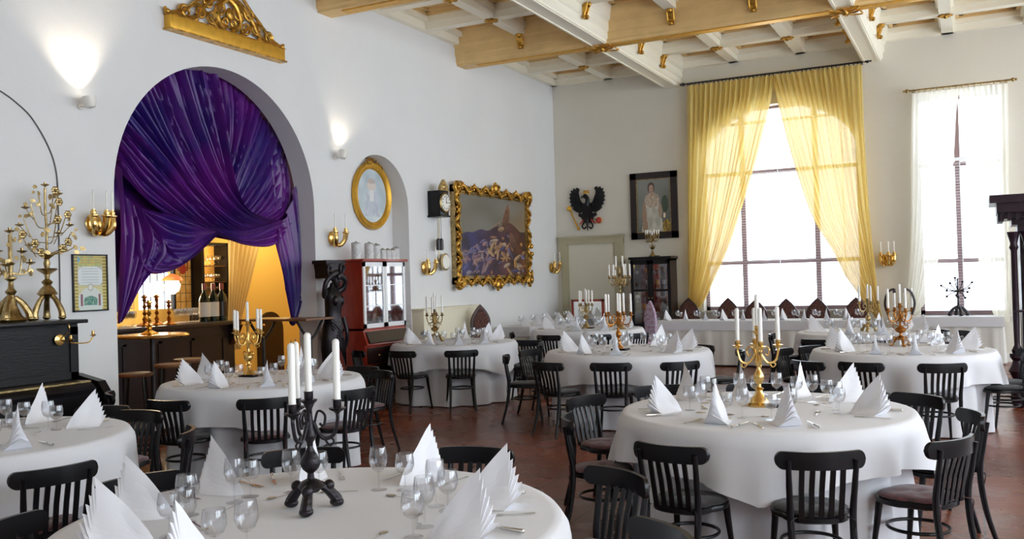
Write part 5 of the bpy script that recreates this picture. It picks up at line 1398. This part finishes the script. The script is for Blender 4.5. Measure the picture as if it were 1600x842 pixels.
# ================================================================ CANDELABRA
def big_candle(loc,h,label,group='white candles in the candelabra',r=.0135):
    t=thing('candle',label,'candle',loc,0,group)
    MB().lathe([(r,0),(r,h),(r*.75,h+.008),(r*.2,h+.012)],n=14).build('wax','wax',t)
    MB().tube([(0,0,h+.008),(.002,0,h+.022)],.0015,5).build('wick','lead',t)
def candelabrum(name,loc,label,short,H,n,r,mt,drop=.06,ch=.20,base='round',ph=0,plate=False,ctr=True,urn=.055,cm=None,style=0):
    t=thing(name,label,'candelabrum',loc)
    b_=MB()
    if base=='claw':
        claw_base(b_,.10,0,.10,3,ph+.4)
        for i in range(3):
            a=ph+.4+i*2*PI/3; b_.sphere((.105*math.cos(a),.105*math.sin(a),.012),.014,(1.5,1.5,.8))
        b_.lathe([(.03,.07),(.05,.09),(.035,.11),(.015,.12)],n=20)
        for i in range(3):
            a=ph+.4+i*2*PI/3; b_.sphere((.07*math.cos(a),.07*math.sin(a),.085),.022)
    elif base=='square':
        MB().box(-.07,.11,-.07,.07,0,.022,bev=.003).build('plinth','black_wood',t)
        b_.box(-.065,.065,-.065,.065,0,.02,bev=.005); b_.lathe([(.06,.02),(.05,.04),(.03,.06),(.02,.10),(.035,.11),(.014,.12)],n=20)
    else:
        b_.lathe([(.002,0),(.078,0),(.08,.012),(.06,.025),(.05,.05),(.03,.07),(.02,.10),(.03,.11),(.014,.12)],n=26)
    b_.build('base',mt,t)
    if base=='round' and H<.6: MB().box(-.055,.13,-.06,.06,0,.02,bev=.003).build('plinth','black_wood',t)
    zc=H-drop-.02
    P=[(.014,.12),(.012,.14)]
    u0=lerp(.14,H,.03)
    P+=[(.02,u0-.01),(urn*.75,u0+.008),(urn,u0+.03),(urn*.8,u0+.052),(.02,u0+.07),(.011,u0+.09)]
    zz=u0+.09
    while zz<zc-.17: P+=[(.011,zz+.02),(.019,zz+.035),(.010,zz+.05)]; zz+=.06
    P+=[(.012,zc-.10),(.028,zc-.075),(.018,zc-.05),(.016,zc-.03),(.012,zc),(.011,H-.04),(.02,H-.02),(.016,H-.01)]
    P=[P[0]]+[p for p,q in zip(P[1:],P) if p[1]>q[1]-.001]
    s_=MB().lathe(P,n=20).build('stem',mt,t,smooth=50)
    if urn>.042:
        for sx in (-1,1):
            hb=MB(); hb.tube(smooth_path([(sx*urn*.9,0,u0+.035),(sx*(urn+.016),0,u0+.06),(sx*(urn+.004),0,u0+.085),(sx*.018,0,u0+.07)],4),.005,6)
            hb.build('handle',mt,s_)
    cups=[]
    for i in range(n):
        a=ph+i*2*PI/n; c,s=math.cos(a),math.sin(a)
        M_=Matrix.Rotation(a,4,'Z')
        zt=H-drop
        ab=MB()
        ab.tube([M_@p for p in smooth_path([(.012,0,zc-.02),(r*.45,0,zc-.085),(r*.85,0,zc-.075),(r,0,zc-.02),(r,0,zt-.01)],5)],[.0075]*21,7)
        ab.tube([M_@p for p in smooth_path([(.015,0,zc-.05),(r*.3,0,zc+.015),(r*.55,0,zc-.0),(r*.5,0,zc-.04),(r*.35,0,zc-.03)],5)],.005,6)
        ab.tube([M_@p for p in smooth_path([(r*.5,0,zc-.085),(r*.7,0,zc-.115),(r*.85,0,zc-.10),(r*.75,0,zc-.085)],4)],.0045,6)
        arm=ab.build('arm',mt,t)
        cx_,cy_=r*c,r*s
        MB().lathe([(.006,-.02),(.012,-.01),(.03,.0),(.033,.006),(.014,.006),(.016,.012),(.016,.035),(.019,.038),(.013,.038)],(cx_,cy_,zt),16).build('candle_cup',cm or mt,t)
        cups.append((cx_,cy_,zt+.036))
    if ctr:
        MB().lathe([(.008,-.02),(.03,0),(.033,.006),(.014,.006),(.017,.012),(.017,.035),(.02,.038),(.013,.038)],(0,0,H-.01),16).build('candle_cup',cm or mt,t)
        cups.append((0,0,H+.026))
    cups=[Vector(loc)+Vector(c) for c in cups]; cups.sort(key=lambda p:screen(p)[0])
    for i,c in enumerate(cups): big_candle(c,ch*(1+.03*math.sin(i*5)),'white candle on %s, %s'%(short,ORD[i]))
    return t
def tz(u,v,z=ZTB): p=onz(u,v,z); return (p.x,p.y,z)
candelabrum('candelabrum',tz(487,797),'black bronze claw-footed candelabrum in the middle of the nearest table','the black bronze candelabrum',.42,3,.105,'bronze_dark',.045,.215,'claw',ph=.62,cm='bronze_dark',urn=.040)
candelabrum('candelabrum',tz(1187,634),'shiny brass five-light candelabrum on the large right table','the shiny brass candelabrum',.48,4,.125,'brass',.10,.195,'round',ph=.35,urn=.036)
candelabrum('candelabrum',tz(389,588),'gold five-light candelabrum on the table before the bar','the bar-side gold candelabrum',.50,4,.150,'brass',.09,.175,'square',ph=.1,urn=.045)
candelabrum('candelabrum',tz(680,534),'gilt candelabrum with thin candles on the red cabinet table','the gilt thin-candle candelabrum',.43,4,.11,'old_brass',.06,.22,'claw',ph=.3,urn=.056)
candelabrum('candelabrum',tz(967,547),'orange gold leafy candelabrum in the middle of the middle table','the orange gold candelabrum',.42,5,.15,'red_gold',.02,.20,'square',ph=.2,urn=.04)
candelabrum('candelabrum',tz(916,513),'slim gilt candelabrum on the far doorway table','the slim gilt candelabrum',.42,5,.11,'old_brass',.04,.20,'round',ph=.2,urn=.05)
candelabrum('candelabrum',tz(1408,541),'red gold candelabrum with curved hooks on the second right table','the red gold hooked candelabrum',.44,4,.13,'red_gold',.06,.2,'claw',ph=.5,urn=.06)
candelabrum('candelabrum',tz(1357,518),'dark gilt candelabrum before the yellow curtain, third right table','the dark gilt candelabrum',.42,5,.13,'old_brass',.04,.19,'claw',ph=.1,urn=.04)
# tall two-tier candelabrum standing behind the middle table's gold one
p=onz(972,514,.801)
d_=Vector((p.x+5.75,p.y-13.95,0))
if d_.length>.70: d_=d_.normalized()*.70
loc=(-5.75+d_.x,13.95+d_.y,.801)
t=candelabrum('candelabrum',loc,'tall two-tier brass candelabrum rising behind the orange gold candelabrum','the tall two-tier candelabrum',.84,6,.165,'old_brass',.02,.17,'round',ph=.25,urn=.035,ctr=False)
MB().lathe([(.012,.78),(.02,.86),(.03,.88),(.012,.90),(.01,.97)],n=14).build('upper_stem','old_brass',t)
for i in range(2):
    a=PI*i; c=(.055*math.cos(a),.055*math.sin(a))
    MB().tube(smooth_path([(0,0,.90),(c[0]*.7,c[1]*.7,.90),(c[0],c[1],.96)],4),.006,6).lathe([(.006,-.02),(.028,0),(.028,.006),(.014,.008),(.014,.03)],(c[0],c[1],.97),12).build('upper_arm','old_brass',t)
    big_candle(Vector(loc)+Vector((c[0],c[1],1.0)),.16,'white candle on the upper tier of the tall candelabrum, %s of two'%['right','left'][i])
# hooks on the red gold one
x,y,z=tz(1408,541)
for i,a in enumerate((.2,PI+.2)):
    c,s=math.cos(a),math.sin(a)
    o=MB().tube(smooth_path([(.12*c,.12*s,.34),(.15*c,.15*s,.46),(.12*c,.12*s,.58),(.06*c,.06*s,.62),(.05*c,.05*s,.58)],5),[.012]*16+[.018]*5,8).build('hook','dark_wood',[o for o in bpy.data.objects if o.name.startswith('candelabrum') and 'curved hooks' in o['label']][0])
# silver candlestick near the red cabinet
p=onz(618,517,.80); candlestick((-7.02,p.y if p.y<11.4 else 11.3,ZTB),'slim silver candlestick on the red cabinet table, near the cabinet',.36,'silver')

# gold candelabrum on the display cabinet
p=ony(1020,405,YF-.25)
t=candelabrum('candelabrum',(p.x,YF-.25,gz+.05),'gold candelabrum on top of the black display cabinet','the display cabinet candelabrum',.40,6,.13,'old_brass',-.02,.07,'round',ph=.1,urn=.05)
# flower candelabrum on window table
p=ony(1498,496,YF-.33)
zt_=.80
t=thing('flower_candelabrum','dark flower-branched candelabrum silhouetted in the narrow window','candelabrum',(p.x,YF-.36,zt_+.003))
b_=MB(); claw_base(b_,.14,0,.16,4,.3); b_.lathe([(.02,.12),(.05,.15),(.02,.19),(.015,.3),(.035,.32),(.014,.34),(.012,.62),(.02,.64)],n=16); b_.build('base','bronze_dark',t)
for i in range(11):
    a=i*2*PI/11; r_=.24 if i%2 else .16; zc=.47+r_*math.sin(a)*.75; xx=r_*math.cos(a)*1.1
    MB().tube(smooth_path([(0,0,.42),(xx*.6,.02*math.sin(i*2),lerp(.42,zc,.4)),(xx,.04*math.sin(i*3),zc)],4),.008,6).sphere((xx,.04*math.sin(i*3),zc),.022).build('branch','bronze_dark',t)

# ================================================================ BUFFET, WALL TABLES, GOTHIC CHAIRS
def box_cloth(name,x0,x1,y0,y1,z,label,pl=.018,nrm=13):
    t=thing('long_table','long table hidden under %s'%label,'table',((x0+x1)/2,(y0+y1)/2,0))
    hx,hy=(x1-x0)/2-.03,(y1-y0)/2-.03
    MB().box(-hx,hx,-hy,hy,z-.04,z-.01).build('table_top','brown_wood',t,smooth=0)
    for sx in (-1,1):
        for sy in (-1,1): MB().box(sx*(hx-.06)-.025,sx*(hx-.06)+.025,sy*(hy-.06)-.025,sy*(hy-.06)+.025,0,z-.04).build('leg','brown_wood',t,smooth=0)
    per=[]
    def edge(a,b2,nx_,ny_):
        L_=math.hypot(b2[0]-a[0],b2[1]-a[1]); n=max(8,int(L_*40))
        for i in range(n): q=i/n; per.append((lerp(a[0],b2[0],q),lerp(a[1],b2[1],q),nx_,ny_))
    edge((x0,y0),(x1,y0),0,-1); edge((x1,y0),(x1,y1),1,0); edge((x1,y1),(x0,y1),0,1); edge((x0,y1),(x0,y0),-1,0)
    rows=[]
    for zz,k in ((z,0),(z-.01,.2),(z-.1,.5),(z-.3,.8),(z-.5,1),(.03,1.2)):
        rows.append([(px+nx_*(k*(.02+pl*max(-.4,math.sin(i*.55)+.5*math.sin(i*.23)))),py+ny_*(k*(.02+pl*max(-.4,math.sin(i*.55)+.5*math.sin(i*.23)))),zz) for i,(px,py,nx_,ny_) in enumerate(per)])
    b_=MB(); b_.loft(rows,caps=False); b_.bm.faces.new(b_.bm.verts[:len(per)])
    tag(b_.build('tablecloth','linen_warm',smooth=60),label,'tablecloth','long white tablecloths')
    # white topper hanging shorter
    b_=MB().box(x0-.03,x1+.03,y0-.03,y1+.03,z-.16,z+.004); 
    bmesh.ops.delete(b_.bm,geom=[f for f in b_.bm.faces if f.normal.z<-.5 or (f.calc_center_median().z<z-.15)],context='FACES')
    tag(b_.build('table_runner','linen',smooth=0),'short white topper over %s'%label,'tablecloth','white toppers on long tables')
bx0,bx1,by0,by1=-5.22,-1.75,15.95,16.65
box_cloth('buffet',bx0,bx1,by0,by1,.80,'pleated cloth of the long buffet below the big window')
box_cloth('corner',-7.62,-6.98,14.25,16.75,.80,'cloth of the table in the far left corner')
box_cloth('window',-1.0,.36,YF-.62,YF-.13,.795,'cloth of the table below the narrow window')
for i in range(10):
    x=lerp(bx0+.15,bx1-.2,i/9)
    napkin((x,by0+.22,.805),-PI/2+(i%3-1)*.4,'folded white napkin on the long buffet, %s'%ORD[i],'folded napkins on the buffet',.9)
    WG.place((x+.14,by0+.36,.805),0,'wine glass on the long buffet, %s'%ORD[i],'glasses on the buffet')
    WT.place((x+.22,by0+.28,.805),0,'water goblet on the long buffet, %s'%ORD[i],'glasses on the buffet')
for i in range(5):
    y=14.5+i*.5
    napkin((-7.15,y,.805),PI,'folded white napkin on the far left corner table, %s'%ORD[4-i],'folded napkins on the corner table',.85)
    WG.place((-7.32,y+.12,.805),0,'wine glass on the far left corner table, %s'%ORD[i],'glasses on the corner table')

def gothic_chair(loc,rz,H,label,fab='gothic_fabric',frm='gothic_frame',w=.21):
    t=thing('gothic_chair',label,'chair',loc,rz,'gothic pointed-back chairs')
    zs_=H-.30
    def shape(q): # pointed arch outline at inset q
        w_=w-q; P=[(-w_,.50+q),(w_,.50+q),(w_,zs_)]
        for i in range(1,8):
            s_=i/8; P.append((w_*(1-s_**1.6*1.0),zs_+(H-q*1.3-zs_)*s_**.9))
        P.append((0,H-q*1.3))
        for i in range(7,0,-1):
            s_=i/8; P.append((-w_*(1-s_**1.6*1.0),zs_+(H-q*1.3-zs_)*s_**.9))
        P.append((-w_,zs_)); return P
    MB().plate([shape(0),shape(.045)],lambda p:(p[0],-.24,p[1]),lambda p:(p[0],-.20,p[1])).build('back_frame',frm,t,smooth=0)
    MB().prism(shape(.04),lambda p:(p[0],-.235,p[1]),lambda p:(p[0],-.19,p[1])).build('back_panel',fab,t,smooth=0)
    MB().box(-w,w,-.22,.22,.43,.50,bev=.02).build('seat',fab,t)
    MB().box(-w,w,-.23,.22,.38,.43,bev=.005).build('seat_frame',frm,t)
    for sx in (-1,1):
        MB().box(sx*(w-.025)-.022,sx*(w-.025)+.022,-.24,-.20,0,.52).build('leg',frm,t,smooth=0)
        MB().lathe([(.018,0),(.028,.03),(.016,.06),(.026,.2),(.018,.3),(.03,.38)],(sx*(w-.03),.19,0),12).build('leg',frm,t)
    return t
yg=17.05
for i,(u,vv) in enumerate(((1075,465),(1137,465),(1180,467),(1228,466),(1277,465),(1337,464))):
    p=ony(u,vv,yg+.2)
    gothic_chair((p.x,yg,0),PI,p.z,'dark pointed-back chair behind the buffet, %s'%ORD[i])
for (u,vv,x_,lb) in ((743,476,-7.45,'dark pointed-back chair against the left wall past the radiator cover'),(852,468,-7.25,'dark pointed-back chair in the far left corner behind the corner table')):
    p=onx(u,vv,x_-.0); gothic_chair((x_+.22 if u<800 else x_,min(p.y,17.2) if u<800 else 17.1,0),-PI/2-.5 if u<800 else PI,p.z if u<800 else ony(u,vv,17.3).z,lb,w=.19)
p=onz(1008,470,1.2); gothic_chair((p.x-.05,p.y-.2,0),PI/2+.80,1.2,'pale blue patterned pointed-back chair beside the far doorway table',fab='gothic_pale',frm='gothic_pale',w=.2)
